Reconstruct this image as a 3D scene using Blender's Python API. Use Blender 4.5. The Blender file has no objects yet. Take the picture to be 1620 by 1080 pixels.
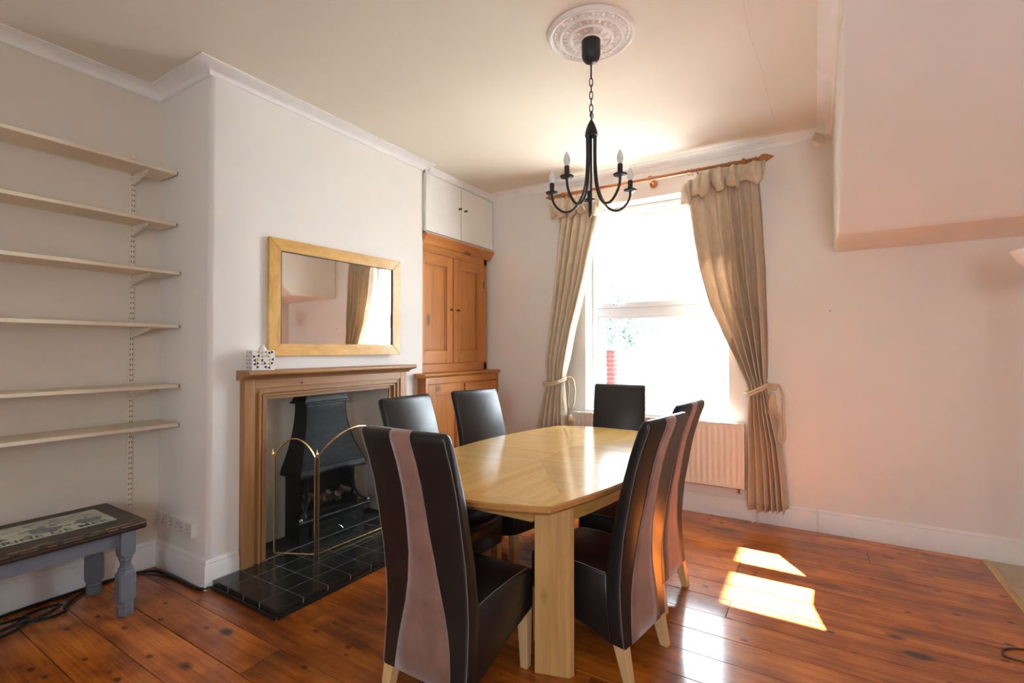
import bpy, bmesh, math, random
from mathutils import Vector, Matrix
random.seed(7)
PI = math.pi
S = bpy.context.scene
COL = S.collection

# ------------------------------------------------------------------ camera, sky, sun, exposure
H, D, XA, XC, XR, YN = 3.035, 4.38, -3.60, -2.99, 1.39, -1.9      # ceiling, window wall, alcove wall, chimney face, right wall, near wall
cam = bpy.data.cameras.new('camera'); cam.sensor_width = 36; cam.sensor_fit = 'HORIZONTAL'
cam.lens = 36 * 773.15 / 1620; cam.clip_start = .02
co = bpy.data.objects.new('camera', cam); COL.objects.link(co)
co.location = (0, 0, 1.38); co.rotation_euler = (PI / 2 + .0154, .0004, .55615)
S.camera = co
w = bpy.data.worlds.new('sky'); S.world = w; w.use_nodes = True
bg = w.node_tree.nodes['Background']; bg.inputs[0].default_value = (.80, .91, 1, 1); bg.inputs[1].default_value = 11
sun = bpy.data.lights.new('sun', 'SUN'); sun.energy = 75; sun.angle = math.radians(.6); sun.color = (1, .965, .91)
so = bpy.data.objects.new('sun', sun); COL.objects.link(so)
so.rotation_euler = Vector((.61, -1, -1.49)).to_track_quat('-Z', 'Y').to_euler(); so.location = (-4, 9, 8)
def portal(loc, rot, sx, sy):
    l = bpy.data.lights.new('window_portal', 'AREA'); l.shape = 'RECTANGLE'; l.size = sx; l.size_y = sy; l.cycles.is_portal = True
    o = bpy.data.objects.new('window_portal', l); COL.objects.link(o); o.location = loc; o.rotation_euler = rot
portal((-1.2475, 4.74, 1.77), (-PI / 2, 0, 0), 1.27, 1.94)          # the window in view
portal((.75, YN - .2, 1.55), (PI / 2, 0, 0), .9, 1.3)             # unseen window, added behind the camera for fill light
S.view_settings.view_transform = 'Standard'; S.view_settings.look = 'None'; S.view_settings.gamma = 1
S.view_settings.use_curve_mapping = False; S.view_settings.exposure = 1.12
S.cycles.use_denoising = True; S.cycles.max_bounces = 12; S.cycles.diffuse_bounces = 8; S.cycles.glossy_bounces = 5
S.cycles.transparent_max_bounces = 12; S.cycles.sample_clamp_indirect = 8; S.cycles.caustics_reflective = False; S.cycles.caustics_refractive = False

# ------------------------------------------------------------------ materials
MATS = {}
class NT:
    def __init__(s, name):
        s.m = bpy.data.materials.new(name); s.m.use_nodes = True; s.t = s.m.node_tree; s.n = s.t.nodes
        s.b = s.n['Principled BSDF']; s.out = s.n['Material Output']; MATS[name] = s.m
    def add(s, typ, **kw):
        n = s.n.new(typ)
        for k, v in kw.items():
            if k.startswith('i_'): n.inputs[int(k[2:])].default_value = v
            else: setattr(n, k, v)
        return n
    def link(s, a, b): s.t.links.new(a, b)
    def coords(s, scale=(1, 1, 1), rot=(0, 0, 0), rnd=True):
        tc = s.add('ShaderNodeTexCoord'); mp = s.add('ShaderNodeMapping')
        mp.inputs['Scale'].default_value = scale; mp.inputs['Rotation'].default_value = rot
        if rnd:
            oi = s.add('ShaderNodeObjectInfo'); mu = s.add('ShaderNodeMath', operation='MULTIPLY', i_1=37.0)
            s.link(oi.outputs['Random'], mu.inputs[0]); ad = s.add('ShaderNodeVectorMath', operation='ADD')
            s.link(tc.outputs['Object'], ad.inputs[0]); s.link(mu.outputs[0], ad.inputs[1]); s.link(ad.outputs[0], mp.inputs[0])
        else: s.link(tc.outputs['Object'], mp.inputs[0])
        return mp.outputs[0]
    def noise(s, vec, scale, detail=4, rough=.55, dist=0):
        n = s.add('ShaderNodeTexNoise'); n.inputs['Scale'].default_value = scale; n.inputs['Detail'].default_value = detail
        n.inputs['Roughness'].default_value = rough; n.inputs['Distortion'].default_value = dist; s.link(vec, n.inputs['Vector']); return n.outputs['Fac']
    def ramp(s, fac, stops):
        r = s.add('ShaderNodeValToRGB'); e = r.color_ramp.elements
        while len(e) < len(stops): e.new(.5)
        for k, (p, c) in enumerate(stops):
            e[k].position = p; e[k].color = (*c, 1) if len(c) == 3 else c
        s.link(fac, r.inputs[0]); return r.outputs[0]
    def mix(s, fac, a, b, typ='MIX'):
        m = s.add('ShaderNodeMix', data_type='RGBA', blend_type=typ)
        for inp, v in ((m.inputs[0], fac), (m.inputs[6], a), (m.inputs[7], b)):
            if hasattr(v, 'is_linked'): s.link(v, inp)
            elif isinstance(v, tuple): inp.default_value = (*v, 1)
            else: inp.default_value = v
        return m.outputs[2]
    def bump(s, fac, strength, dist=.01):
        b = s.add('ShaderNodeBump'); b.inputs['Strength'].default_value = strength; b.inputs['Distance'].default_value = dist
        s.link(fac, b.inputs['Height']); s.link(b.outputs[0], s.b.inputs['Normal'])
def plain(name, c, rough=.5, metal=0, var=.08, vscale=6, bscale=0, bstr=.1, coat=0, spec=.5, sheen=0, emit=None):
    t = NT(name); b = t.b; b.inputs['Roughness'].default_value = rough; b.inputs['Metallic'].default_value = metal
    b.inputs['Specular IOR Level'].default_value = spec; b.inputs['Coat Weight'].default_value = coat; b.inputs['Coat Roughness'].default_value = .12
    b.inputs['Sheen Weight'].default_value = sheen
    v = t.coords()
    lo = tuple(x * (1 - var) for x in c); hi = tuple(min(1, x * (1 + var)) for x in c)
    t.link(t.ramp(t.noise(v, vscale), [(.3, lo), (.7, hi)]), b.inputs['Base Color'])
    if bscale: t.bump(t.noise(v, bscale, 3), bstr)
    return t.m
def wood(name, c1, c2, axis=0, grain=14, rough=.4, coat=0, rot=0, knots=0, tone=.12, stretch=.07, dark=None, bstr=.08):
    t = NT(name); b = t.b; b.inputs['Roughness'].default_value = rough; b.inputs['Coat Weight'].default_value = coat; b.inputs['Coat Roughness'].default_value = .1
    sc = [1, 1, 1]; sc[axis] = stretch
    v = t.coords(tuple(sc), (0, 0, rot))
    n1 = t.noise(v, grain, 6, .6, .6); n2 = t.noise(v, grain * 5, 3, .6)
    c = t.ramp(n1, [(.28, c1), (.5, tuple((a + d) / 2 for a, d in zip(c1, c2))), (.72, c2)])
    c = t.mix(.22, c, t.ramp(n2, [(.35, tuple(x * .55 for x in c1)), (.65, c2)]))
    oi = t.add('ShaderNodeObjectInfo')
    c = t.mix(1.0, c, t.ramp(oi.outputs['Random'], [(0, (1 - tone,) * 3), (1, (1 + tone * .4, 1, 1 - tone * .3))]), 'MULTIPLY')
    if knots:
        s2 = [1, 1, 1]; s2[axis] = .45
        v2 = t.coords(tuple(s2)); vo = t.add('ShaderNodeTexVoronoi'); vo.inputs['Scale'].default_value = knots; t.link(v2, vo.inputs['Vector'])
        k = t.ramp(vo.outputs['Distance'], [(.09, (.85, .85, .85)), (.15, (0, 0, 0))])
        c = t.mix(k, c, dark or tuple(x * .3 for x in c1))
    t.link(c, b.inputs['Base Color']); t.bump(n1, bstr, .004)
    return t.m

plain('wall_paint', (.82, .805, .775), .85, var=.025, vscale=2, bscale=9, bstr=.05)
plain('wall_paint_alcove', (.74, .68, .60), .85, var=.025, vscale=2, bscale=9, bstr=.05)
plain('ceiling_paint', (.74, .70, .61), .9, var=.02, vscale=1.5, bscale=7, bstr=.04)
plain('white_trim', (.84, .835, .83), .45, var=.03, vscale=8, bscale=14, bstr=.05)
plain('rose_plaster', (.86, .84, .82), .7, var=.03)
plain('cupboard_white', (.80, .80, .77), .5, var=.02, bscale=10, bstr=.03)
plain('shelf_cream', (.76, .66, .52), .5, var=.04)
plain('track_cream', (.78, .71, .60), .45, var=.03)
plain('dark_hole', (.03, .028, .025), .8)
plain('end_grey', (.12, .11, .10), .7)
# floor boards: varnished pine, knots and dark wear marks
t = NT('floor_pine'); b = t.b
v = t.coords((.09, 1, 1)); n1 = t.noise(v, 16, 7, .62, .5); vb = t.coords((1, 1, 1)); n2 = t.noise(vb, 3.2, 3, .55)
c = t.ramp(n1, [(.28, (.13, .029, .005)), (.5, (.38, .098, .012)), (.72, (.62, .20, .026))])
c = t.mix(.45, c, t.ramp(n2, [(.32, (.11, .025, .005)), (.5, (.38, .098, .012)), (.68, (.64, .21, .026))]))
oi = t.add('ShaderNodeObjectInfo')
c = t.mix(1.0, c, t.ramp(oi.outputs['Random'], [(0, (.95, .93, .85)), (1, (1.38, 1.38, 1.2))]), 'MULTIPLY')
c = t.mix(1.0, c, t.ramp(t.noise(t.coords((.035, 1, 1)), 75, 4, .7), [(.34, (.70, .62, .56)), (.56, (1.04, 1.04, 1.04))]), 'MULTIPLY')
vo = t.add('ShaderNodeTexVoronoi'); vo.inputs['Scale'].default_value = 3.8; t.link(t.coords((.55, 1, 1)), vo.inputs['Vector'])
c = t.mix(t.ramp(vo.outputs['Distance'], [(.08, (.95, .95, .95)), (.14, (0, 0, 0))]), c, (.04, .012, .006))
vo2 = t.add('ShaderNodeTexVoronoi'); vo2.inputs['Scale'].default_value = 11; t.link(t.coords((.6, 1, 1)), vo2.inputs['Vector'])
c = t.mix(t.ramp(vo2.outputs['Distance'], [(.09, (.85, .85, .85)), (.16, (0, 0, 0))]), c, (.05, .016, .008))
wear = t.ramp(t.noise(vb, 1.3, 6, .7), [(.52, (0, 0, 0)), (.70, (.7, .7, .7))])
c = t.mix(wear, c, (.055, .018, .009))
t.link(c, b.inputs['Base Color']); b.inputs['Roughness'].default_value = .45; b.inputs['Specular IOR Level'].default_value = .15
b.inputs['Coat Weight'].default_value = .9; b.inputs['Coat Roughness'].default_value = .13
t.bump(t.noise(vb, 7, 4, .6), .07, .02)
plain('floor_gap', (.025, .012, .006), .8)
plain('floor_tile', (.50, .41, .29), .4, var=.1, vscale=5)
plain('brass_trim', (.66, .48, .20), .35, 1, var=.1)
wood('oak_long', (.56, .30, .075), (.80, .52, .17), 1, 9, .2, .5, tone=.05, stretch=.06)
wood('oak_cross', (.54, .29, .075), (.77, .50, .17), 0, 9, .2, .5, tone=.05, stretch=.06)
wood('oak_diag_a', (.52, .29, .085), (.75, .50, .19), 0, 9, .2, .5, rot=.75, tone=.05, stretch=.08)
wood('oak_diag_b', (.52, .29, .085), (.75, .50, .19), 0, 9, .2, .5, rot=-.75, tone=.05, stretch=.08)
wood('oak_leg', (.52, .28, .095), (.73, .46, .18), 2, 9, .4, .1, tone=.06, stretch=.06, knots=4.2, dark=(.16, .08, .03))
wood('oak_edge', (.44, .19, .045), (.60, .30, .085), 1, 10, .3, .3, tone=.05)
wood('beech', (.66, .42, .19), (.78, .54, .28), 2, 8, .4, .1, tone=.05)
wood('pine_v', (.37, .125, .020), (.57, .235, .048), 2, 10, .38, .2, tone=.1, knots=4.0, dark=(.14, .045, .012))
wood('pine_h', (.37, .125, .020), (.57, .235, .048), 1, 10, .38, .2, tone=.1, knots=4.0, dark=(.14, .045, .012))
wood('mantel_v', (.30, .140, .050), (.50, .265, .105), 2, 12, .45, .05, tone=.08, bstr=.12)
wood('mantel_h', (.30, .140, .050), (.50, .265, .105), 1, 12, .45, .05, tone=.08, bstr=.12)
wood('mirror_gold', (.58, .31, .07), (.86, .54, .17), 1, 8, .4, .15, tone=.06, stretch=.3)
wood('mirror_gold_v', (.58, .31, .07), (.86, .54, .17), 2, 8, .4, .15, tone=.06, stretch=.3)
wood('pole_wood', (.34, .11, .032), (.52, .20, .065), 0, 12, .35, .3, tone=.05)
wood('finial_wood', (.34, .15, .035), (.50, .24, .06), 0, 12, .35, .3, tone=.05)
plain('leather', (.012, .0118, .0125), .34, var=.15, vscale=4, bscale=160, bstr=.06, spec=.5)
plain('suede', (.26, .138, .105), .9, var=.22, vscale=9, bscale=240, bstr=.1, sheen=.35, spec=.15)
plain('stitching', (.34, .29, .25), .8)
plain('iron', (.022, .023, .024), .5, .3, var=.2, bscale=90, bstr=.08)
plain('cast_iron', (.019, .021, .021), .42, .5, var=.25, vscale=12, bscale=120, bstr=.08)
plain('cast_iron_rib', (.034, .038, .038), .36, .6, var=.2)
plain('soot', (.012, .011, .010), .9)
plain('log_ceramic', (.12, .075, .05), .9, var=.4, vscale=25, bscale=40, bstr=.4)
plain('chrome', (.75, .75, .76), .15, 1)
plain('brass', (.86, .64, .28), .22, 1, var=.06)
plain('hearth_tile', (.020, .021, .020), .17, var=.3, vscale=5, bscale=5, bstr=.006, spec=.6)
plain('grout', (.24, .235, .22), .85)
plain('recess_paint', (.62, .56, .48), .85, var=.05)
plain('grey_paint', (.155, .175, .215), .5, var=.06, bscale=12, bstr=.05)
t = NT('dark_worn'); v = t.coords((1, .25, 1))
c = t.ramp(t.noise(v, 6, 5), [(.3, (.022, .016, .011)), (.7, (.048, .033, .022))])
c = t.mix(t.ramp(t.noise(v, 26, 5, .7), [(.60, (0, 0, 0)), (.68, (.8, .8, .8))]), c, (.36, .20, .08))
t.link(c, t.b.inputs['Base Color']); t.b.inputs['Roughness'].default_value = .45
t = NT('print_cream'); v = t.coords((1, .5, 1), rnd=False)
c = t.ramp(t.noise(v, 16, 5), [(.3, (.42, .45, .36)), (.7, (.68, .68, .52))]); t.link(c, t.b.inputs['Base Color']); t.b.inputs['Roughness'].default_value = .35
plain('print_grey', (.17, .18, .20), .5, var=.3, vscale=30)
plain('print_ink', (.05, .055, .07), .5)
plain('print_teal', (.30, .37, .36), .5, var=.2, vscale=30)
plain('worn_wood', (.42, .26, .13), .7, var=.3, vscale=40)
plain('detector_plastic', (.66, .59, .50), .45)
plain('crack_line', (.50, .45, .38), .9)  # darker beige than the ceiling, colour of the hairline crack
plain('socket_white', (.78, .76, .73), .4)
plain('cable_black', (.012, .012, .013), .4)
plain('cable_brown', (.05, .03, .02), .5)
t = NT('linen'); v = t.coords((1, 1, .35)); n1 = t.noise(v, 30, 5, .6)
c = t.ramp(n1, [(.3, (.60, .50, .37)), (.7, (.72, .62, .48))]); t.link(c, t.b.inputs['Base Color']); t.b.inputs['Roughness'].default_value = .85
t.b.inputs['Sheen Weight'].default_value = .15; t.bump(n1, .25, .006)
tr = t.add('ShaderNodeBsdfTranslucent'); t.link(c, tr.inputs[0]); mx = t.add('ShaderNodeMixShader', i_0=.13)
t.link(t.b.outputs[0], mx.inputs[1]); t.link(tr.outputs[0], mx.inputs[2]); t.link(mx.outputs[0], t.out.inputs[0])
plain('rope', (.62, .51, .36), .85, bscale=120, bstr=.5)
plain('upvc', (.72, .75, .80), .3, var=.01)
plain('gasket', (.05, .045, .05), .6)
plain('radiator_cream', (.80, .74, .66), .4, var=.02)
plain('copper', (.55, .28, .15), .35, .8, var=.3, vscale=40)
plain('chandelier_black', (.025, .025, .026), .5, .3, var=.15)
t = NT('bulb_glass'); t.b.inputs['Base Color'].default_value = (.80, .79, .76, 1); t.b.inputs['Roughness'].default_value = .3
plain('lamp_glass', (.88, .86, .82), .2)
plain('knob_black', (.02, .018, .016), .35)
plain('knob_bronze', (.13, .085, .04), .4, .8, var=.3, vscale=40)
plain('paper_white', (.85, .85, .84), .7)
plain('print_black', (.015, .015, .016), .5)
plain('print_yellow', (.55, .48, .06), .5)
plain('print_light_grey', (.45, .45, .46), .5)
plain('fence_white', (.82, .82, .80), .6, var=.05)
plain('brick_red', (.07, .018, .016), .8, var=.25)
plain('paving', (.55, .53, .50), .9)
plain('leaf_green', (.015, .05, .028), .6, var=.4, vscale=30)
def glass(name, fac, rough=0, tint=(1, 1, 1)):
    t = NT(name); t.n.remove(t.b); a = t.add('ShaderNodeBsdfTransparent'); a.inputs[0].default_value = (*tint, 1); g = t.add('ShaderNodeBsdfGlossy')
    g.inputs['Roughness'].default_value = rough; m = t.add('ShaderNodeMixShader', i_0=fac)
    t.link(a.outputs[0], m.inputs[1]); t.link(g.outputs[0], m.inputs[2]); t.link(m.outputs[0], t.out.inputs[0])
glass('pane', .05)
t = NT('mirror_glass'); t.b.inputs['Base Color'].default_value = (.93, .94, .93, 1); t.b.inputs['Metallic'].default_value = 1; t.b.inputs['Roughness'].default_value = .01
t = NT('wire_mesh'); t.n.remove(t.b); a = t.add('ShaderNodeBsdfTransparent'); g = t.add('ShaderNodeBsdfDiffuse'); g.inputs[0].default_value = (.02, .02, .018, 1)
m_ = t.add('ShaderNodeMixShader', i_0=.3); t.link(a.outputs[0], m_.inputs[1]); t.link(g.outputs[0], m_.inputs[2]); t.link(m_.outputs[0], t.out.inputs[0])

# ------------------------------------------------------------------ mesh helpers
class MB:
    def __init__(s): s.v, s.f = [], []
    def raw(s, vs, fs):
        o = len(s.v); s.v += [tuple(p) for p in vs]; s.f += [tuple(i + o for i in f) for f in fs]; return s
    def box(s, x0, x1, y0, y1, z0, z1):
        return s.raw([(x0, y0, z0), (x1, y0, z0), (x1, y1, z0), (x0, y1, z0), (x0, y0, z1), (x1, y0, z1), (x1, y1, z1), (x0, y1, z1)],
                     [(0, 3, 2, 1), (4, 5, 6, 7), (0, 1, 5, 4), (1, 2, 6, 5), (2, 3, 7, 6), (3, 0, 4, 7)])
    def prism(s, poly, a, b, axis='z'):
        def P(p, h): return {'z': (p[0], p[1], h), 'y': (p[0], h, p[1]), 'x': (h, p[0], p[1])}[axis]
        n = len(poly); vs = [P(p, a) for p in poly] + [P(p, b) for p in poly]
        return s.raw(vs, [tuple(range(n - 1, -1, -1)), tuple(range(n, 2 * n))] + [(i, (i + 1) % n, n + (i + 1) % n, n + i) for i in range(n)])
    def frustum(s, b0, b1):      # two four-corner rings
        return s.raw(list(b0) + list(b1), [(3, 2, 1, 0), (4, 5, 6, 7), (0, 1, 5, 4), (1, 2, 6, 5), (2, 3, 7, 6), (3, 0, 4, 7)])
    def rings(s, rs, closed=True, caps=True):
        n = len(rs[0]); vs = [p for r in rs for p in r]; fs = []
        for k in range(len(rs) - 1):
            for i in range(n if closed else n - 1):
                j = (i + 1) % n; fs.append((k * n + i, k * n + j, (k + 1) * n + j, (k + 1) * n + i))
        if caps and closed: fs += [tuple(range(n - 1, -1, -1)), tuple(range((len(rs) - 1) * n, len(rs) * n))]
        return s.raw(vs, fs)
    def lathe(s, prof, c=(0, 0, 0), n=24, axis='z', ang=(0, 2 * PI)):
        full = abs(ang[1] - ang[0] - 2 * PI) < 1e-6; rs = []
        m = n if full else n + 1
        for r, h in prof:
            ring = []
            for i in range(m):
                a = ang[0] + (ang[1] - ang[0]) * i / n; u, q = r * math.cos(a), r * math.sin(a)
                ring.append({'z': (c[0] + u, c[1] + q, c[2] + h), 'x': (c[0] + h, c[1] + u, c[2] + q), 'y': (c[0] + u, c[1] + h, c[2] + q)}[axis])
            rs.append(ring)
        return s.rings(rs, full, full)
    def cyl(s, a, b, r, r2=None, n=12): return s.tube([a, b], [r, r if r2 is None else r2], n)
    def tube(s, pts, r, n=8, closed=False):
        pts = [Vector(p) for p in pts]; m = len(pts); rs = []
        rad = r if isinstance(r, (list, tuple)) else [r] * m
        up = None
        for k, p in enumerate(pts):
            d = (pts[(k + 1) % m] - pts[k - 1]) if closed else (pts[min(k + 1, m - 1)] - pts[max(k - 1, 0)])
            d.normalize()
            if up is None: up = Vector((0, 0, 1)) if abs(d.z) < .9 else Vector((1, 0, 0))
            x = up - d * up.dot(d)
            if x.length < 1e-4: x = d.orthogonal()
            x.normalize(); up = x; y = d.cross(x)
            rs.append([p + (x * math.cos(2 * PI * i / n) + y * math.sin(2 * PI * i / n)) * rad[k] for i in range(n)])
        if closed: rs.append(rs[0])
        return s.rings(rs, True, not closed)
    def grid(s, fn, nu, nv):
        vs = [fn(i / nu, j / nv) for j in range(nv + 1) for i in range(nu + 1)]
        return s.raw(vs, [(j * (nu + 1) + i, j * (nu + 1) + i + 1, (j + 1) * (nu + 1) + i + 1, (j + 1) * (nu + 1) + i) for j in range(nv) for i in range(nu)])
    def ball(s, c, r, n=10, sc=(1, 1, 1)):
        rs = []
        for k in range(1, n // 2 + 1):
            a = PI * k / (n // 2 + 1); rs.append([(c[0] + r * sc[0] * math.sin(a) * math.cos(2 * PI * i / n), c[1] + r * sc[1] * math.sin(a) * math.sin(2 * PI * i / n), c[2] + r * sc[2] * math.cos(a)) for i in range(n)])
        return s.rings(rs)
    def build(s, name, mat, parent=None, bevel=0, seg=2, smooth=38, org=None, solid=0, local=False):
        off = Vector((0, 0, 0))
        if parent is not None and not local:
            q = parent
            while q: off += q.location; q = q.parent
        elif org is not None: off = Vector(org)
        me = bpy.data.meshes.new(name)
        me.from_pydata([tuple(Vector(p) - off) for p in s.v], [], s.f)
        bm = bmesh.new(); bm.from_mesh(me)
        bmesh.ops.recalc_face_normals(bm, faces=bm.faces)
        if bevel:
            es = [e for e in bm.edges if len(e.link_faces) == 2 and e.calc_face_angle(0) > math.radians(28)]
            bmesh.ops.bevel(bm, geom=es, offset=bevel, segments=seg, affect='EDGES', profile=.5, clamp_overlap=True)
        bm.to_mesh(me); bm.free()
        me.polygons.foreach_set('use_smooth', [True] * len(me.polygons)); me.set_sharp_from_angle(angle=math.radians(smooth))
        me.materials.append(MATS[mat]); o = bpy.data.objects.new(name, me); COL.objects.link(o)
        if parent is not None: o.parent = parent
        elif org is not None: o.location = org
        if bevel: wn = o.modifiers.new('shading', 'WEIGHTED_NORMAL'); wn.keep_sharp = True
        if solid: md = o.modifiers.new('thickness', 'SOLIDIFY'); md.thickness = solid; md.offset = 0
        return o
def tag(o, label, cat, group=None):
    o['label'] = label; o['category'] = cat
    if group: o['group'] = group
    return o
def thing(name, label, cat, loc=(0, 0, 0), rotz=0, group=None):
    o = bpy.data.objects.new(name, None); COL.objects.link(o); o.location = loc; o.rotation_euler = (0, 0, rotz); o.empty_display_size = .1
    return tag(o, label, cat, group)
def struct(o): o['kind'] = 'structure'; return o
def sroot(name, loc=(0, 0, 0)):
    o = bpy.data.objects.new(name, None); COL.objects.link(o); o.location = loc; o['kind'] = 'structure'; return o
def part(mesh_obj, name, parent, loc=(0, 0, 0), rotz=0):
    o = bpy.data.objects.new(name, mesh_obj.data); COL.objects.link(o); o.parent = parent; o.location = loc; o.rotation_euler = (0, 0, rotz)
    for md in mesh_obj.modifiers:
        if md.type == 'WEIGHTED_NORMAL': o.modifiers.new('shading', 'WEIGHTED_NORMAL').keep_sharp = True
    return o
def copy_tree(o, parent=None):
    c = o.copy(); COL.objects.link(c); c.parent = parent
    for ch in list(o.children): copy_tree(ch, c)
    return c
def lerp(a, b, t): return a + (b - a) * t
def interp(tab, x):
    for (a, va), (b, vb) in zip(tab, tab[1:]):
        if x <= b: return lerp(va, vb, max(0, min(1, (x - a) / (b - a))))
    return tab[-1][1]
def bez(p, q, n=10):            # smooth open polyline through points (Catmull-Rom)
    out = []
    P = [p[0]] + list(p) + [p[-1]]
    for k in range(1, len(P) - 2):
        a, b, c, d = (Vector(x) for x in P[k - 1:k + 3])
        for i in range(q):
            t = i / q; out.append(.5 * ((2 * b) + (c - a) * t + (2 * a - 5 * b + 4 * c - d) * t * t + (3 * b - a - 3 * c + d) * t ** 3))
    out.append(Vector(p[-1])); return out

# ------------------------------------------------------------------ floor
fl = struct(MB().box(XA - .1, XR + .1, YN - .1, D + .1, -.1, -.014).build('floor', 'floor_gap'))
PW = .195; y0 = .782 - 13 * PW; gold = .915
for k in range(33):
    ya, yb = y0 + k * PW, y0 + (k + 1) * PW
    if ya > D - .03: break
    yb = min(yb, D - .002); yc = (ya + yb) / 2
    xl = XC + .012 if 1.478 < yc < 3.29 else XA + .002
    cuts = [xl]; x = xl + random.uniform(.5, 2.4)
    if k < 10: x = 9
    while x < gold - .5: cuts.append(x); x += random.uniform(1.6, 2.9)
    cuts.append(gold)
    for a, b_ in zip(cuts, cuts[1:]):
        dz = random.uniform(-.0012, .0008)
        MB().box(a + .0012, b_ - .0012, ya + .0014, yb - .0014, -.0141, dz).build('plank', 'floor_pine', fl, bevel=.0016, seg=1)
ft = struct(MB().box(gold + .03, XR, YN, D, -.013, -.006).build('floor_tiled', 'grout'))
ty = D
k = 0
while ty > .2:
    MB().box(gold + .034, XR - .003, ty - .42, ty - .003, -.0125, .002).build('tile', 'floor_tile', ft, bevel=.002, seg=1); ty -= .42
struct(MB().prism([(gold - .004, .001), (gold + .034, .001), (gold + .028, .007), (gold + .002, .007)], YN, D - .02, 'y').build('trim_floor', 'brass_trim'))

# ------------------------------------------------------------------ walls, ceiling, chimney breast, stair bulkhead
ce = struct(MB().box(XA - .1, XR + .1, YN - .1, D + .05, H, H + .1).build('ceiling', 'ceiling_paint'))
MB().tube([(x, y, H) for x, y in [(-0.279, 2.526), (-0.282, 2.681), (-0.282, 2.87), (-0.266, 3.066), (-0.256, 3.259), (-0.255, 3.468), (-0.251, 3.707), (-0.246, 3.979)]], .0006, 4).build('hairline_crack', 'crack_line', ce)
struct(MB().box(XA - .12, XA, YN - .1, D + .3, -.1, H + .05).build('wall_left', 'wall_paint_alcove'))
WL, WR, WB, WT = -1.885, -.61, .80, 2.745
struct(MB().box(XA - .1, WL, D, D + .34, -.1, H + .05).box(WR, XR + .2, D, D + .34, -.1, H + .05).box(WL, WR, D, D + .34, -.1, WB).box(WL, WR, D, D + .34, WT, H + .05).build('wall_far', 'wall_paint'))
struct(MB().box(XR, XR + .2, YN - .2, D + .3, -.1, H + .05).build('wall_right', 'wall_paint'))
NX0, NX1, NB, NZ = .3, 1.2, .9, 2.2            # unseen window opening, added to the near wall as fill light
struct(MB().box(XA - .1, NX0, YN - .2, YN, -.1, H + .05).box(NX1, XR + .2, YN - .2, YN, -.1, H + .05).box(NX0, NX1, YN - .2, YN, -.1, NB).box(NX0, NX1, YN - .2, YN, NZ, H + .05).build('wall_near', 'wall_paint'))
dr = sroot('window_fill', ((NX0 + NX1) / 2, YN - .1, NB))
MB().box(NX0, NX0 + .05, YN - .13, YN - .07, NB, NZ).box(NX1 - .05, NX1, YN - .13, YN - .07, NB, NZ).box(NX0 + .05, NX1 - .05, YN - .13, YN - .07, NZ - .05, NZ).box(NX0 + .05, NX1 - .05, YN - .13, YN - .07, NB, NB + .05).build('window_frame', 'upvc', dr)
MB().box(NX0 + .05, NX1 - .05, YN - .105, YN - .095, NB + .05, NZ - .05).build('pane', 'pane', dr)
CY0, CY1, FO0, FO1, FT = 1.478, 3.29, 1.822, 2.876, 1.06
r = .03
pl = [(XA, CY0), (XC - r, CY0), (XC - r * .3, CY0 + r * .3), (XC, CY0 + r), (XC, FO0), (XA, FO0)]
struct(MB().prism(pl, 0, H).box(XA, XC, FO1, CY1, 0, H).box(XA, XC, FO0 - .001, FO1 + .001, FT, H).build('wall_chimney', 'wall_paint', smooth=60))
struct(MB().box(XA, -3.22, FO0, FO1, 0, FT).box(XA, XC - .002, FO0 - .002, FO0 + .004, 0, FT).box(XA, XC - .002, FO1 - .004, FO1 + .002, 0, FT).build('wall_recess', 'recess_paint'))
BX, bz = .12, 2.10
prof = [(D, bz), (3.72, bz), (3.69, bz + .008), (3.675, bz + .025), (2.69, 2.98), (2.62, H), (D, H)]
struct(MB().prism(prof, BX, XR, 'x').build('wall_bulkhead', 'wall_paint', bevel=.022, seg=3))

# cornices
def cprof(p=.1, d=.055):        # (out, z) cove profile
    out = [(0, H), (0, H - d), (.012, H - d)]
    for i in range(7):
        a = PI / 2 * i / 6; out.append((.012 + (p - .018) * (1 - math.cos(a)), H - d + .008 + (d - .014) * math.sin(a)))
    return out + [(p, H - .006), (p, H)]
def cornice(name, path, side=1, p=.1, d=.055):   # path of plan points, wall on its left hand; mitred
    pr = cprof(p, d); rs = []
    for k, q in enumerate(path):
        q = Vector(q); d0 = (q - Vector(path[k - 1])).normalized() if k else None; d1 = (Vector(path[k + 1]) - q).normalized() if k < len(path) - 1 else None
        n0 = Vector((d0.y, -d0.x)) if d0 else None; n1 = Vector((d1.y, -d1.x)) if d1 else None
        n = n0 or n1
        if n0 and n1: n = (n0 + n1) / (1 + n0.dot(n1))
        rs.append([(q.x + n.x * o, q.y + n.y * o, z) for o, z in pr])
    struct(MB().rings(rs).build(name, 'white_trim', smooth=50))
cornice('trim_1', [(XA, YN), (XA, CY0), (XC, CY0), (XC, CY1 + .06)])
cornice('trim_2', [(-2.955, D), (BX, D), (BX, 2.62)], p=.1)

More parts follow.
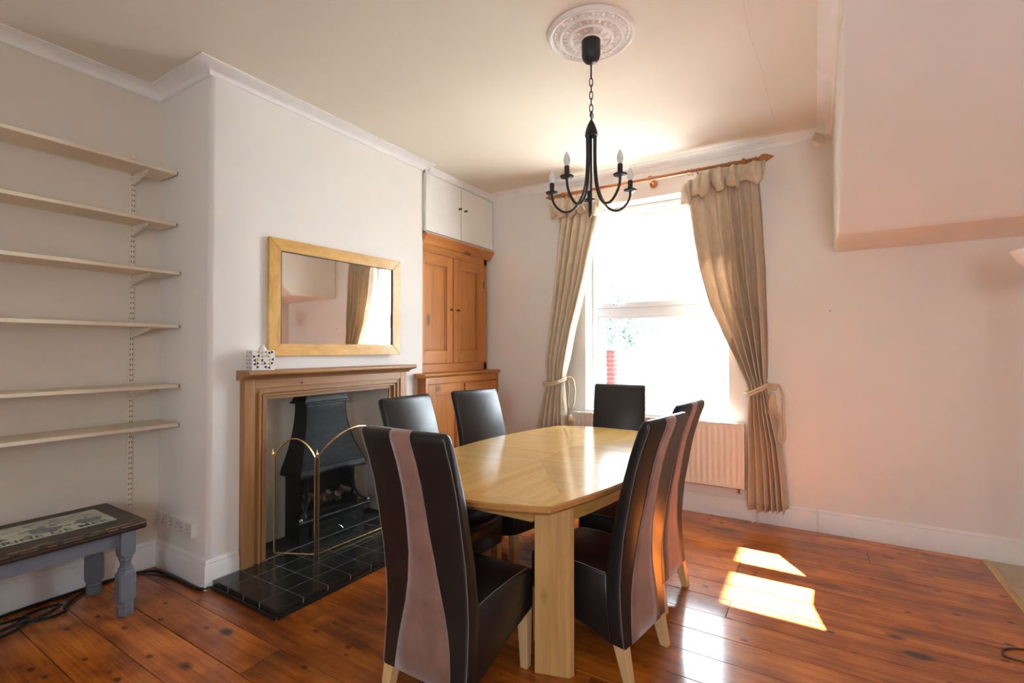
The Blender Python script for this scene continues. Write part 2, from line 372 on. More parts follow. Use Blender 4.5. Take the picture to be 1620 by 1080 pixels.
# baseboards
def base(name, pts, h=.165, t=.02):
    pr = [(0, 0), (t, 0), (t, h - .035), (t - .004, h - .03), (t - .006, h - .022), (t - .004, h - .018), (t - .01, h - .004), (t - .014, h), (0, h)]; rs = []
    for k, q in enumerate(pts):
        q = Vector(q); d0 = (q - Vector(pts[k - 1])).normalized() if k else None; d1 = (Vector(pts[k + 1]) - q).normalized() if k < len(pts) - 1 else None
        n0 = Vector((d0.y, -d0.x)) if d0 else None; n1 = Vector((d1.y, -d1.x)) if d1 else None
        n = n0 or n1
        if n0 and n1: n = (n0 + n1) / (1 + n0.dot(n1))
        rs.append([(q.x + n.x * o, q.y + n.y * o, z) for o, z in pr])
    struct(MB().rings(rs).build(name, 'white_trim', smooth=40))
base('baseboard_left', [(XA, YN), (XA, CY0 - .001)])
base('baseboard_chimney', [(XA + .001, CY0), (XC, CY0), (XC, 1.655)])
base('baseboard_far', [(-2.85, D), (-.006, D)], .168, .024)
base('baseboard_far', [(.006, D), (XR, D)], .165, .02)
base('baseboard_right', [(XR, D), (XR, YN)])

# ------------------------------------------------------------------ window
wi = sroot('window_1', ((WL + WR) / 2, 4.58, WB))
fy0, fy1 = 4.55, 4.62
fr = MB().box(WL, WL + .06, fy0, fy1, WB, WT).box(WR - .06, WR, fy0, fy1, WB, WT).box(WL + .06, WR - .06, fy0, fy1, WT - .06, WT).box(WL + .06, WR - .06, fy0, fy1, WB, WB + .06).build('window_frame', 'upvc', wi, bevel=.006)
MB().box(WL + .06, WR - .06, fy0 - .004, fy1, 1.70, 1.775).build('transom', 'upvc', wi, bevel=.006)
a0, a1 = WL + .062, WR - .062
sa = MB().box(a0, a0 + .05, fy0 - .018, fy1 - .01, 1.777, WT - .062).box(a1 - .05, a1, fy0 - .018, fy1 - .01, 1.777, WT - .062).box(a0 + .05, a1 - .05, fy0 - .018, fy1 - .01, 1.777, 1.827).box(a0 + .05, a1 - .05, fy0 - .018, fy1 - .01, WT - .112, WT - .062).build('opening_sash', 'upvc', wi, bevel=.006)
MB().box(a0 + .04, a1 - .04, 4.578, 4.586, 1.82, WT - .105).build('pane', 'pane', sa)
MB().box(a0 + .05, a0 + .055, 4.57, 4.576, 1.827, WT - .112).box(a1 - .055, a1 - .05, 4.57, 4.576, 1.827, WT - .112).box(a0 + .05, a1 - .05, 4.57, 4.576, WT - .117, WT - .112).box(a0 + .05, a1 - .05, 4.57, 4.576, 1.827, 1.832).build('gasket', 'gasket', sa)
lo = MB().box(a0, a0 + .03, fy0 + .006, fy1 - .01, WB + .06, 1.70).box(a1 - .03, a1, fy0 + .006, fy1 - .01, WB + .06, 1.70).box(a0 + .03, a1 - .03, fy0 + .006, fy1 - .01, 1.67, 1.70).box(a0 + .03, a1 - .03, fy0 + .006, fy1 - .01, WB + .06, WB + .09).build('glazing_bead', 'upvc', wi, bevel=.004)
MB().box(a0 + .02, a1 - .02, 4.578, 4.586, WB + .08, 1.68).build('pane', 'pane', lo)
MB().box(a0 + .03, a0 + .035, 4.568, 4.574, WB + .09, 1.67).box(a1 - .035, a1 - .03, 4.568, 4.574, WB + .09, 1.67).box(a0 + .03, a1 - .03, 4.568, 4.574, 1.665, 1.67).box(a0 + .03, a1 - .03, 4.568, 4.574, WB + .09, WB + .095).build('gasket', 'gasket', lo)
hd = MB().box(-1.66, -1.60, 4.515, 4.532, 1.792, 1.812).cyl((-1.645, 4.53, 1.802), (-1.645, 4.50, 1.802), .009).box(-1.65, -1.55, 4.50, 4.512, 1.797, 1.811).build('window_handle', 'upvc', sa, bevel=.003)
MB().lathe([(.004, 0), (.004, .003)], (-1.645, 4.4965, 1.804), 8, 'y').build('lock', 'gasket', hd)
MB().box(WL + .001, WR - .001, D - .028, fy0 + .012, WB - .024, WB + .005).build('window_sill', 'white_trim', wi, bevel=.008)

# outside
struct(MB().box(-9, 7, D + .36, 16, -.36, -.30).build('ground_yard', 'paving'))
fe = thing('garden_fence', 'white garden fence of long horizontal boards seen through the window', 'fence', (-.4, 8.0, -.3))
for k in range(11): MB().box(-2.86, 3.0, 8.0, 8.024, -.25 + k * .145, -.25 + k * .145 + .124).build('fence_board', 'fence_white', fe)
MB().box(-2.87, 3.0, 7.985, 8.045, 1.345, 1.375).build('fence_rail', 'end_grey', fe)
for x in (-2.83, -.9, 1.1, 2.96): MB().box(x - .04, x + .04, 8.024, 8.1, -.3, 1.34).build('fence_post', 'fence_white', fe)
struct(MB().prism([(-7.5, -.3), (-2.78, -.3), (-2.78, 4.85), (-2.44, 4.87), (-4.6, 10.3), (-7.5, 10.3)], 7.0, 7.25, 'y').build('wall_sun_blocker', 'brick_red'))  # unseen gable added outside, shaped to trim the sun patches on the floor
gp = thing('gate_pillar', 'dark red brick pillar at the left end of the white garden fence', 'pillar', (-2.97, 8.02, -.3))
for k in range(22): MB().box(-3.04 + (k % 2) * .004, -2.90 - (k % 2) * .004, 7.93, 8.12, -.3 + k * .076, -.3 + k * .076 + .066).build('brick', 'brick_red', gp, bevel=.004, seg=1)
MB().box(-3.03, -2.91, 7.94, 8.11, -.3, 1.36).build('mortar', 'grout', gp)
tr_ = thing('garden_tree', 'green tree beyond the garden fence at the left of the window', 'tree', (-3.6, 10.3, -.3))
lm = MB(); R = random.Random(3)
for k in range(900):
    a, e, q = R.uniform(0, 2 * PI), R.uniform(-1, 1), R.random() ** .4
    rr = (.62 + .2 * math.sin(3 * a)) * q; h = 1.75 + e * .95 * q
    c = Vector((-3.62 + rr * math.cos(a), 10.3 + rr * math.sin(a), h)); u = Vector((R.gauss(0, 1), R.gauss(0, 1), R.gauss(0, 1))).normalized(); v_ = u.orthogonal().normalized()
    l = R.uniform(.05, .09); lm.raw([c - u * l, c + v_ * l * .4, c + u * l, c - v_ * l * .4 + Vector((0, 0, .004))], [(0, 1, 2), (0, 2, 3)])
fo = lm.build('foliage', 'leaf_green', tr_); fo['kind'] = 'stuff'
MB().tube([(-3.6, 10.3, -.3), (-3.58, 10.3, .6), (-3.62, 10.32, 1.6)], [.07, .055, .03]).build('trunk', 'oak_edge', tr_)

# ------------------------------------------------------------------ alcove shelves
sh = [(2.46, .245, 'top, highest'), (2.14, .245, 'second from the top'), (1.835, .292, 'third from the top'), (1.51, .292, 'fourth from the top, near eye level'), (1.145, .292, 'second from the bottom'), (.91, .292, 'lowest')]
for z, d, wd in sh:
    o = MB().box(XA + .022, XA + d, .1, 1.464, z, z + .02).build('wall_shelf', 'shelf_cream', None, bevel=.0015, seg=1, org=(XA + d / 2, .8, z))
    tag(o, f'cream alcove shelf board, {wd} of six', 'shelf', 'cream shelf boards in the alcove')
    MB().box(XA + .03, XA + d, 1.464, 1.467, z + .001, z + .019).build('end_cap', 'end_grey', o)
up = thing('shelf_upright', 'cream slotted metal shelf upright with brackets on the alcove wall', 'shelf bracket', (XA, 1.3225, .39))
MB().box(XA, XA + .012, 1.309, 1.336, .394, 2.594).build('slotted_track', 'track_cream', up, bevel=.002, seg=1)
sl = MB(); z = .42
while z < 2.58:
    for y in (1.3165, 1.3285): sl.box(XA + .0118, XA + .0126, y - .002, y + .002, z, z + .011)
    z += .0318
sl.build('slots', 'dark_hole', up)['kind'] = 'stuff'
for z, d, wd in sh:
    L = d - .045
    MB().prism([(XA + .012, z - .001), (XA + L, z - .001), (XA + L, z - .012), (XA + L - .012, z - .02), (XA + .012, z - .062)], 1.316, 1.329, 'y').build('bracket', 'track_cream', up, bevel=.003)

# ------------------------------------------------------------------ sockets on the chimney side
for k, (xa, xb, wd) in enumerate(((-3.595, -3.445, 'nearest the alcove corner'), (-3.425, -3.277, 'in the middle of the row'), (-3.27, -3.108, 'nearest the chimney corner, standing proudest'))):
    dp = .014 if k < 2 else .03; cx_ = (xa + xb) / 2
    s_ = thing('wall_socket', f'cream double wall socket {wd}', 'socket', (cx_, CY0, .31), 0, 'double sockets on the chimney side')
    MB().box(xa, xb, CY0 - dp, CY0, .268, .356).build('faceplate', 'socket_white', s_, bevel=.004)
    for q in (-.035, .035):
        MB().box(cx_ + q * .35 - .006, cx_ + q * .35 + .006, CY0 - dp - .004, CY0 - dp, .33, .35).build('switch', 'socket_white', s_, bevel=.002)
        MB().box(cx_ + q - .003, cx_ + q + .003, CY0 - dp - .0006, CY0 - dp, .315, .323).box(cx_ + q - .014, cx_ + q - .007, CY0 - dp - .0006, CY0 - dp, .295, .299).box(cx_ + q + .007, cx_ + q + .014, CY0 - dp - .0006, CY0 - dp, .295, .299).build('pin_holes', 'dark_hole', s_)

# ------------------------------------------------------------------ painted bench
be = thing('painted_bench', 'low grey painted bench with turned legs and a worn dark top', 'bench', (-3.28, .84, 0))
bx0, bx1, by0, by1 = -3.545, -3.015, .50, 1.19
top = MB().prism([(bx0 + .012, .435), (bx1 - .012, .435), (bx1, .447), (bx1 - .004, .458), (bx1, .466), (bx1 - .006, .48), (bx0 + .006, .48), (bx0, .466), (bx0 + .004, .458), (bx0, .447)], by0, by1, 'y').build('bench_top', 'dark_worn', be, bevel=.004)
we = MB(); R = random.Random(21)
for zz_, xx_ in ((.479, bx1 - .0065), (.4665, bx1 - .0005)):
    y = by0
    while y < by1 - .05:
        l_ = R.uniform(.02, .12); we.tube([(xx_, y, zz_), (xx_, min(y + l_, by1 - .004), zz_)], R.uniform(.0007, .0016), 5); y += l_ + R.uniform(.005, .04)
we.tube([(bx1 - .004, by1 - .001, .467), (bx0 + .02, by1 - .001, .467)], .0012, 5)
we.build('worn_edges', 'worn_wood', top)['kind'] = 'stuff'
px0, px1, py0, py1 = -3.455, -3.145, .56, 1.105
MB().box(px0, px1, py0, py1, .4795, .4815).build('picture_panel', 'print_cream', top)
pg = MB(); R = random.Random(11)
def blob(cx_, cy_, rx, ry, n=14, z=.4821):
    pts = [(cx_ + rx * math.cos(2 * PI * i / n) * R.uniform(.65, 1.1), cy_ + ry * math.sin(2 * PI * i / n) * R.uniform(.65, 1.1)) for i in range(n)]
    pg.raw([(cx_, cy_, z)] + [(a, b_, z) for a, b_ in pts], [(0, i + 1, (i + 1) % n + 1) for i in range(n)])
blob(-3.255, .845, .055, .075); blob(-3.255, 1.02, .05, .06); blob(-3.26, .66, .05, .06)
for k in range(26): blob(R.uniform(-3.33, -3.18), R.uniform(.58, 1.07), R.uniform(.006, .016), R.uniform(.008, .022), 8, .4823)
pg.build('printed_scene', 'print_grey', top)['kind'] = 'stuff'
pg = MB()
for k in range(40): blob(R.uniform(-3.44, -3.33), R.uniform(.58, 1.08), R.uniform(.004, .012), R.uniform(.01, .03), 8, .4822)
pg.box(-3.372, -3.369, .57, 1.09, .4816, .482).box(-3.349, -3.347, .57, 1.09, .4816, .482)
pg.build('printed_sky', 'print_teal', top)['kind'] = 'stuff'
fc = bpy.data.curves.new('bench_text', 'FONT'); fc.body = 'MARINE DE MER'; fc.size = .062; fc.offset = .0012; fc.align_x = 'LEFT'; fc.space_character = 1.12
fo_ = bpy.data.objects.new('bench_text', fc); COL.objects.link(fo_); bpy.context.view_layer.update()
tm = bpy.data.meshes.new_from_object(fo_.evaluated_get(bpy.context.evaluated_depsgraph_get())); bpy.data.objects.remove(fo_)
tm.transform(Matrix.Rotation(PI / 2, 4, 'Z')); tm.materials.clear(); tm.materials.append(MATS['print_ink'])
xs = [v.co.y for v in tm.vertices]; ln = max(xs)
tm.transform(Matrix.Scale(.50 / ln, 4, (0, 1, 0)))
to = bpy.data.objects.new('lettering', tm); COL.objects.link(to); to.parent = top; to['kind'] = 'stuff'
to.location = Vector((px1 - .012, py0 + .02, .4827)) - be.location
for (xa, xb, ya, yb) in ((bx1 - .055, bx1 - .035, by0 + .08, by1 - .08), (bx0 + .035, bx0 + .055, by0 + .08, by1 - .08), (bx0 + .08, bx1 - .08, by0 + .035, by0 + .055), (bx0 + .08, bx1 - .08, by1 - .055, by1 - .035)):
    MB().box(xa, xb, ya, yb, .365, .437).build('apron', 'grey_paint', be, bevel=.002)
def sq(h, z): return [(-h, -h, z), (h, -h, z), (h, h, z), (-h, h, z)]
def octo(h, c, z): return [(-h + c, -h, z), (h - c, -h, z), (h, -h + c, z), (h, h - c, z), (h - c, h, z), (-h + c, h, z), (-h, h - c, z), (-h, -h + c, z)]
def turn(r, z): return octo(r, r * .586, z)
lm = MB().rings([octo(.033, .002, .437), octo(.033, .002, .325), turn(.034, .305), turn(.027, .298), turn(.030, .291), turn(.026, .284), turn(.021, .268), turn(.024, .25), turn(.032, .243), turn(.028, .236), turn(.034, .228), octo(.036, .006, .215), octo(.036, .006, .088), turn(.034, .07), turn(.029, .066), turn(.034, .058), turn(.034, .05), turn(.031, .046), turn(.034, .038), turn(.034, .008), turn(.030, 0)])
lg = None
for x in (bx0 + .07, bx1 - .07 + .02):
    for y in (by0 + .08, by1 - .075):
        if lg is None: lg = lm.build('leg', 'grey_paint', be, local=True, smooth=30); lg.location = Vector((x, y, 0)) - be.location
        else: part(lg, 'leg', be, Vector((x, y, 0)) - be.location)

# ------------------------------------------------------------------ cables on the floor
def cable(name, pts, r, mat, label, q=8):
    o = MB().tube(bez(pts, q), r, 6).build(name, mat, None, org=pts[0]); return tag(o, label, 'cable')
cable('floor_cable', [(-2.95, 1.51, .012), (-2.99, 1.448, .012), (-3.06, 1.44, .01), (-3.3, 1.44, .01), (-3.45, 1.425, .012), (-3.53, 1.37, .01), (-3.565, 1.28, .01), (-3.565, 1.0, .01), (-3.56, .8, .01), (-3.52, .6, .012), (-3.5, .4, .01)], .0085, 'cable_black', 'black cable running along the baseboards under the sockets')
cable('coiled_cable', [(-3.55, 1.14, .009), (-3.47, 1.02, .009), (-3.40, .97, .01), (-3.345, .955, .012), (-3.33, .90, .011), (-3.37, .82, .01), (-3.44, .80, .009), (-3.475, .87, .012), (-3.44, .955, .020), (-3.385, .93, .026), (-3.345, .84, .020), (-3.31, .72, .009), (-3.33, .60, .009), (-3.40, .55, .009), (-3.44, .66, .018), (-3.405, .80, .03), (-3.365, .815, .033), (-3.34, .74, .028), (-3.36, .62, .016), (-3.42, .5, .009), (-3.42, .3, .009)], .0075, 'cable_black', 'black cable coiled loosely on the floor beneath the bench', 8)
cable('thin_cable', [(1.25, 2.9, .005), (.95, 3.0, .005), (.79, 3.025, .005), (.715, 3.035, .005), (.705, 3.07, .005), (.73, 3.12, .005), (.8, 3.155, .005), (1.0, 3.2, .009), (1.3, 3.3, .005)], .004, 'cable_brown', 'thin dark cable looping on the floor at the right edge')

# ------------------------------------------------------------------ hearth
he = thing('hearth', 'raised hearth of glossy black square tiles before the fireplace', 'hearth', (-2.66, 2.36, 0))
hx0, hy0, hp = -2.345, 1.497, .157
MB().box(-2.975, hx0 - .003, hy0 + .003, hy0 + 11 * hp - .003, 0, .0474).build('hearth_base', 'grout', he)
MB().box(-3.215, -2.975, FO0 + .008, FO1 - .008, 0, .05).build('inner_hearth', 'soot', he)
tm_ = MB().box(-.0745, .0745, -.0765, .0765, .012, .0500).build('tile', 'hearth_tile', he, bevel=.0035, local=True)
first = True
for i in range(4):
    for j in range(11):
        p_ = Vector((hx0 - .076 - i * .153, hy0 + hp * (j + .5), 0)) - he.location
        if i == 3: p_.x -= .002
        if first: tm_.location = p_; first = False
        else: part(tm_, 'tile', he, p_)
for j in range(11): MB().box(hx0 - .001, hx0 + .012, hy0 + hp * j + .002, hy0 + hp * (j + 1) - .002, 0, .024).build('edge_tile', 'hearth_tile', he, bevel=.003)
for i in range(4): MB().box(hx0 - .151 - i * .153, hx0 - .002 - i * .153, hy0 - .012, hy0 + .001, 0, .024).build('edge_tile', 'hearth_tile', he, bevel=.003)

# ------------------------------------------------------------------ fire surround
ma = thing('fire_surround', 'stripped wooden fire surround with stepped mouldings and mantel shelf', 'fireplace', (-2.93, 2.349, 0))
SY0, SY1 = 1.660, 3.038
XF = -2.938
MB().prism([(XC + .001, 1.19), (XF + .012, 1.19), (XF + .02, 1.203), (XF + .05, 1.212), (-2.848, 1.22), (-2.841, 1.228), (-2.841, 1.242), (-2.849, 1.25), (XC + .001, 1.25)], 1.636, 3.062, 'y').build('mantel_shelf', 'mantel_h', ma, bevel=.002, seg=1)
def step(dx, m):     # picture-frame step around the opening at inset m, front at XF-dx
    return XF - dx, m
lays = [(0, 0, .068), (.012, .06, .098), (-.002, .092, .108), (.020, .104, .124), (.008, .120, .133), (.032, .130, .164)]
for dx, m0, m1 in lays:
    x0, x1 = XC + .001, XF - dx
    fj = MB().box(x0, x1, SY0 + m0, SY0 + m1, .05, 1.19 - m0 * .80)
    fj.build('jamb_moulding', 'mantel_v', ma, bevel=.003, seg=2)
    MB().box(x0, x1, SY1 - m1, SY1 - m0, .05, 1.19 - m0 * .80).build('jamb_moulding', 'mantel_v', ma, bevel=.003, seg=2)
    MB().box(x0, x1 - .0006, SY0 + m1, SY1 - m1, 1.19 - m1 * .80, 1.19 - m0 * .80).build('head_moulding', 'mantel_h', ma, bevel=.003, seg=2)
MB().lathe([(.002, .008), (.006, .006), (.006, 0)], (XF, 2.05, 1.155), 10, 'x').build('screw_cap', 'knob_bronze', ma)

# ------------------------------------------------------------------ stove
st = thing('gas_fire', 'black cast iron fire with a ribbed flaring hood in the fireplace', 'stove', (-3.1, 2.349, .05))
CYF = 2.349
hp_ = [(.515, .282, -2.97), (.53, .279, -2.973), (.585, .254, -2.993), (.665, .222, -3.022), (.755, .194, -3.045), (.85, .175, -3.06), (.93, .167, -3.068), (.99, .165, -3.07)]
back = -3.215
def hring(z, hw, xf, wob=0):
    n = 12; pts = []
    for i in range(n + 1): q = i / n; pts.append((xf, CYF - hw + 2 * hw * q, z + wob * (math.sin(q * PI * 2 - PI / 2) * .5 + .5) * (1 if 0 < q < 1 else 1)))
    xb = back
    return pts + [(xb, CYF + hw * .97, z), (xb, CYF - hw * .97, z)]
rs = [hring(.492, .284, -2.968, .022), hring(.508, .284, -2.968, .014)] + [hring(*a) for a in hp_]
ho = MB().rings(rs).build('hood', 'cast_iron', st, smooth=50)
rb = MB(); z = .55
while z < .97:
    hw = interp([(a, b_) for a, b_, c_ in hp_], z); xf = interp([(a, c_) for a, b_, c_ in hp_], z)
    rb.tube([(xf + .001, CYF - hw + .006, z), (xf + .001, CYF + hw - .006, z)], .0042, 6); z += .0128
rb.build('ribs', 'cast_iron_rib', ho)['kind'] = 'stuff'
for sgn in (-1, 1):
    MB().tube([(c_ + .001, CYF + sgn * b_, a) for a, b_, c_ in hp_], .0035, 6).build('edge_bead', 'cast_iron_rib', ho)
MB().tube([(-2.965, CYF - .284 + .568 * i / 24, .494 + .022 * (math.sin(i / 24 * 2 * PI - PI / 2) * .5 + .5)) for i in range(25)], .004, 6).build('lip_bead', 'cast_iron_rib', ho)
MB().box(-3.215, -3.035, CYF - .205, CYF + .205, .99, 1.002).build('hood_flange', 'cast_iron', st, bevel=.003)
MB().cyl((-3.032, CYF - .175, .994), (-3.032, CYF + .175, .994), .005).build('flange_rod', 'cast_iron_rib', st)
MB().frustum([(-3.215, CYF - .19, 1.002), (-3.06, CYF - .19, 1.002), (-3.06, CYF + .19, 1.002), (-3.215, CYF + .19, 1.002)], [(-3.215, CYF - .165, 1.058), (-3.07, CYF - .165, 1.058), (-3.07, CYF + .165, 1.058), (-3.215, CYF + .165, 1.058)]).build('flue_collar', 'cast_iron', st, bevel=.003)
MB().box(-3.215, -3.19, CYF - .22, CYF + .22, .05, .52).build('fire_back', 'soot', st)
for sg in (-1, 1):   # side cheeks with a swept front
    y = CYF + sg * .215
    cp = [(-3.215, .05), (-2.99, .05), (-2.985, .21), (-3.0, .24), (-3.03, .29), (-3.045, .36), (-3.045, .52), (-3.215, .52)]
    MB().prism(cp, min(y, y + sg * .02), max(y, y + sg * .02), 'y').build('side_cheek', 'cast_iron', st, bevel=.003)
    bz_ = [(-3.02, CYF + sg * .20, .515), (-3.02, CYF + sg * .20, .40), (-3.01, CYF + sg * .205, .33), (-2.99, CYF + sg * .235, .265), (-2.965, CYF + sg * .285, .225)]
    MB().tube(bez(bz_, 5), [.012] * 21, 8).build('swept_bar', 'cast_iron', st)
    MB().ball((-2.955, CYF + sg * .29, .222), .014, 12).build('chrome_knob', 'chrome', st)
MB().prism([(-3.02, .185), (-2.955, .185), (-2.945, .20), (-2.955, .212), (-3.02, .216)], CYF - .31, CYF + .31, 'y').build('front_rail', 'cast_iron', st, bevel=.004)
MB().box(-3.02, -2.985, CYF - .28, CYF + .28, .05, .186).build('ash_front', 'cast_iron', st, bevel=.003)
ad = MB().box(-2.985, -2.972, CYF - .19, CYF + .20, .075, .162).build('ash_door', 'cast_iron_rib', st, bevel=.004)
MB().box(-2.972, -2.966, CYF - .17, CYF - .01, .105, .112).box(-2.972, -2.966, CYF + .06, CYF + .17, .09, .15).build('door_relief', 'cast_iron', ad, bevel=.003)
MB().tube([(-2.97, CYF + .03, .10), (-2.955, CYF + .04, .09), (-2.95, CYF + .055, .07)], .004, 6).build('door_latch', 'chrome', ad)
MB().box(-3.19, -3.02, CYF - .213, CYF + .213, .18, .20).build('fire_grate', 'soot', st)
R = random.Random(5)
for k in range(7):
    y = CYF - .17 + k * .057; a = R.uniform(-.6, .6)
    MB().tube([(-3.16 + R.uniform(0, .03), y - .05 * a, .225 + R.uniform(0, .03)), (-3.10, y, .27 + R.uniform(0, .05)), (-3.055, y + .06 * a, .24 + R.uniform(0, .1))], [.028, .034, .022], 8).build('ceramic_log', 'log_ceramic', st)

# ------------------------------------------------------------------ fire screen
fs = thing('fire_screen', 'folding brass fire screen with arched mesh panels on the hearth', 'fire screen', (-2.74, 2.349, .05))
P0, P1, P2, P3 = Vector((-3.0, 1.885, 0)), Vector((-2.735, 2.02, 0)), Vector((-2.735, 2.678, 0)), Vector((-3.0, 2.813, 0))
def panel(a, b_, peak):
    d = (b_ - a); L = d.length; d.normalize(); a2 = a + d * .012; b2 = b_ - d * .012; zt, zb = .685, .062
    arch = []
    for i in range(17):
        q = i / 16; p = a2.lerp(b2, q); arch.append((p.x, p.y, zt + (peak - zt) * math.sin(PI * q) ** .8))
    pn = MB().tube(arch, .0055, 8).build('panel_arch', 'brass', fs)
    for p in (a2, b2): MB().cyl((p.x, p.y, .05), (p.x, p.y, zt), .006, n=8).build('panel_post', 'brass', fs)
    MB().cyl((a2.x, a2.y, zb), (b2.x, b2.y, zb), .005, n=8).build('panel_rail', 'brass', fs)
    n = len(arch); vs = [(p[0], p[1], zb) for p in arch] + arch
    MB().raw(vs, [(i, i + 1, n + i + 1, n + i) for i in range(n - 1)]).build('mesh', 'wire_mesh', pn)
panel(P0, P1, .80); panel(P1, P2, .84); panel(P2, P3, .80)
for p in (P0, P1, P2, P3):
    MB().lathe([(.001, .735), (.004, .725), (.003, .716), (.008, .708), (.009, .70), (.004, .694), (.004, .68)], (p.x, p.y, 0), 10).build('finial', 'brass', fs)
for p in (P1, P2): MB().cyl((p.x, p.y, .05), (p.x, p.y, .69), .0035, n=8).build('hinge_rod', 'iron', fs)

# ------------------------------------------------------------------ mirror
mi = thing('wall_mirror', 'large rectangular mirror in a distressed golden wood frame above the mantel', 'mirror', (-2.955, 2.385, 1.335), math.radians(-2.3))
hw, hh, fw = .557, .768, .080
def frm(poly, name, mat):
    MB().prism(poly, -.012, .016, 'x').build(name, mat, mi, bevel=.004, local=True)
frm([(-hw, 0), (hw, 0), (hw - fw, fw), (-hw + fw, fw)], 'frame_rail', 'mirror_gold')
frm([(-hw, hh), (-hw + fw, hh - fw), (hw - fw, hh - fw), (hw, hh)], 'frame_rail', 'mirror_gold')
frm([(-hw, 0), (-hw + fw, fw), (-hw + fw, hh - fw), (-hw, hh)], 'frame_stile', 'mirror_gold_v')
frm([(hw, 0), (hw, hh), (hw - fw, hh - fw), (hw - fw, fw)], 'frame_stile', 'mirror_gold_v')
MB().box(-.008, .004, -hw + fw - .01, hw - fw + .01, fw - .01, hh - fw + .01).build('mirror_glass', 'mirror_glass', mi, local=True)
MB().box(.0035, .0165, -hw + fw, -hw + fw + .003, fw, hh - fw).box(.0035, .0165, hw - fw - .003, hw - fw, fw, hh - fw).box(.0035, .0165, -hw + fw, hw - fw, hh - fw - .003, hh - fw).build('inner_lip', 'end_grey', mi, local=True)

# tissue box
tb = thing('tissue_box', 'patterned cube tissue box with black and yellow triangles on the mantel', 'tissue box', (-2.922, 1.75, 1.25), math.radians(-14))
MB().box(-.058, .058, -.065, .065, 0, .122).build('carton', 'paper_white', tb, bevel=.002, seg=1, local=True)
R = random.Random(2); prints = {'print_black': MB(), 'print_yellow': MB(), 'print_light_grey': MB()}
for i in range(6):
    for j in range(5):
        m = R.choices(list(prints), (.5, .22, .28))[0]
        u = -.06 + i * .0205; z = .006 + j * .0228 + (i % 2) * .004
        if R.random() < .85:
            tri = [(u, z), (u + .016, z + .0105), (u, z + .021)] if R.random() < .5 else [(u + .016, z), (u + .016, z + .021), (u, z + .0105)]
            prints[m].prism(tri, .0578, .0584, 'x')
        if i < 5:
            u2 = -.053 + i * .0215; tri = [(u2, z), (u2 + .012, z + .01), (u2, z + .02)] if R.random() < .5 else [(u2 + .012, z), (u2 + .012, z + .02), (u2, z + .01)]
            prints[m].prism(tri, -.0654, -.0648, 'y')
for m, q in prints.items(): q.build('printed_triangles', m, tb, local=True)['kind'] = 'stuff'
MB().rings([[( .022 * s_ * math.cos(a) * (1 + .35 * math.sin(3 * a + s_)), .012 + .03 * s_ * math.sin(a), z_) for a in [2 * PI * i / 12 for i in range(12)]] for s_, z_ in ((1, .118), (.8, .132), (.45, .147), (.12, .158))]).build('tissue', 'paper_white', tb, local=True)

# ------------------------------------------------------------------ white top cupboards
wc = thing('top_cupboard', 'white two door wall cupboard above the pine cabinet', 'cupboard', (-3.25, 3.83, 2.43))
MB().box(XA + .005, -2.975, CY1 + .006, D - .004, 2.43, 2.445).box(XA + .005, -2.975, CY1 + .006, D - .004, 2.965, H - .006).box(XA + .005, -2.975, CY1 + .006, CY1 + .02, 2.43, H - .01).box(XA + .005, -2.975, D - .018, D - .004, 2.43, H - .01).build('carcass', 'cupboard_white', wc)
MB().prism([(-2.976, 2.968), (-2.955, 2.972), (-2.935, H - .010), (-2.935, H - .003), (-2.976, H - .003)], CY1 + .055, D - .002, 'y').build('fascia', 'white_trim', wc, bevel=.002, seg=1)
for ya, yb, ky in ((CY1 + .008, 3.802, 3.778), (3.812, D - .022, 3.868)):
    dd = MB().box(-2.975, -2.955, ya, yb, 2.447, 2.960).build('cupboard_door', 'cupboard_white', wc, bevel=.002, seg=1)
    MB().lathe([(.001, .030), (.010, .027), (.012, .021), (.006, .014), (.006, .008), (.011, .004), (.011, 0)], (-2.955, ky, 2.748), 14, 'x').build('knob', 'knob_black', dd)

# ------------------------------------------------------------------ pine cabinet
pc = thing('pine_cabinet', 'tall honey pine cabinet with upper and lower panelled doors in the alcove', 'cabinet', (-3.2, 3.8, 0))
UX, UY0, UY1 = -3.0, CY1 + .006, 4.312
MB().box(XA + .006, UX - .022, UY0, UY1, 1.15, 2.34).build('upper_carcass', 'pine_v', pc)
MB().box(UX - .022, UX, UY0, UY1 - .006, 2.268, 2.345).build('frieze', 'pine_h', pc, bevel=.002, seg=1)
MB().box(UX - .022, UX, UY0, UY1 - .006, 1.165, 1.242).build('base_rail', 'pine_h', pc, bevel=.002, seg=1)
MB().box(UX - .022, UX, 4.256, UY1, 1.165, 2.345).build('corner_stile', 'pine_v', pc, bevel=.003, seg=1)
MB().prism([(UX - .022, 2.335), (UX + .004, 2.335), (UX + .012, 2.345), (UX + .018, 2.362), (UX + .045, 2.395), (UX + .058, 2.405), (UX + .058, 2.426), (UX - .022, 2.426)], UY0, 4.368, 'y').build('cabinet_cornice', 'pine_h', pc, bevel=.002, seg=1)
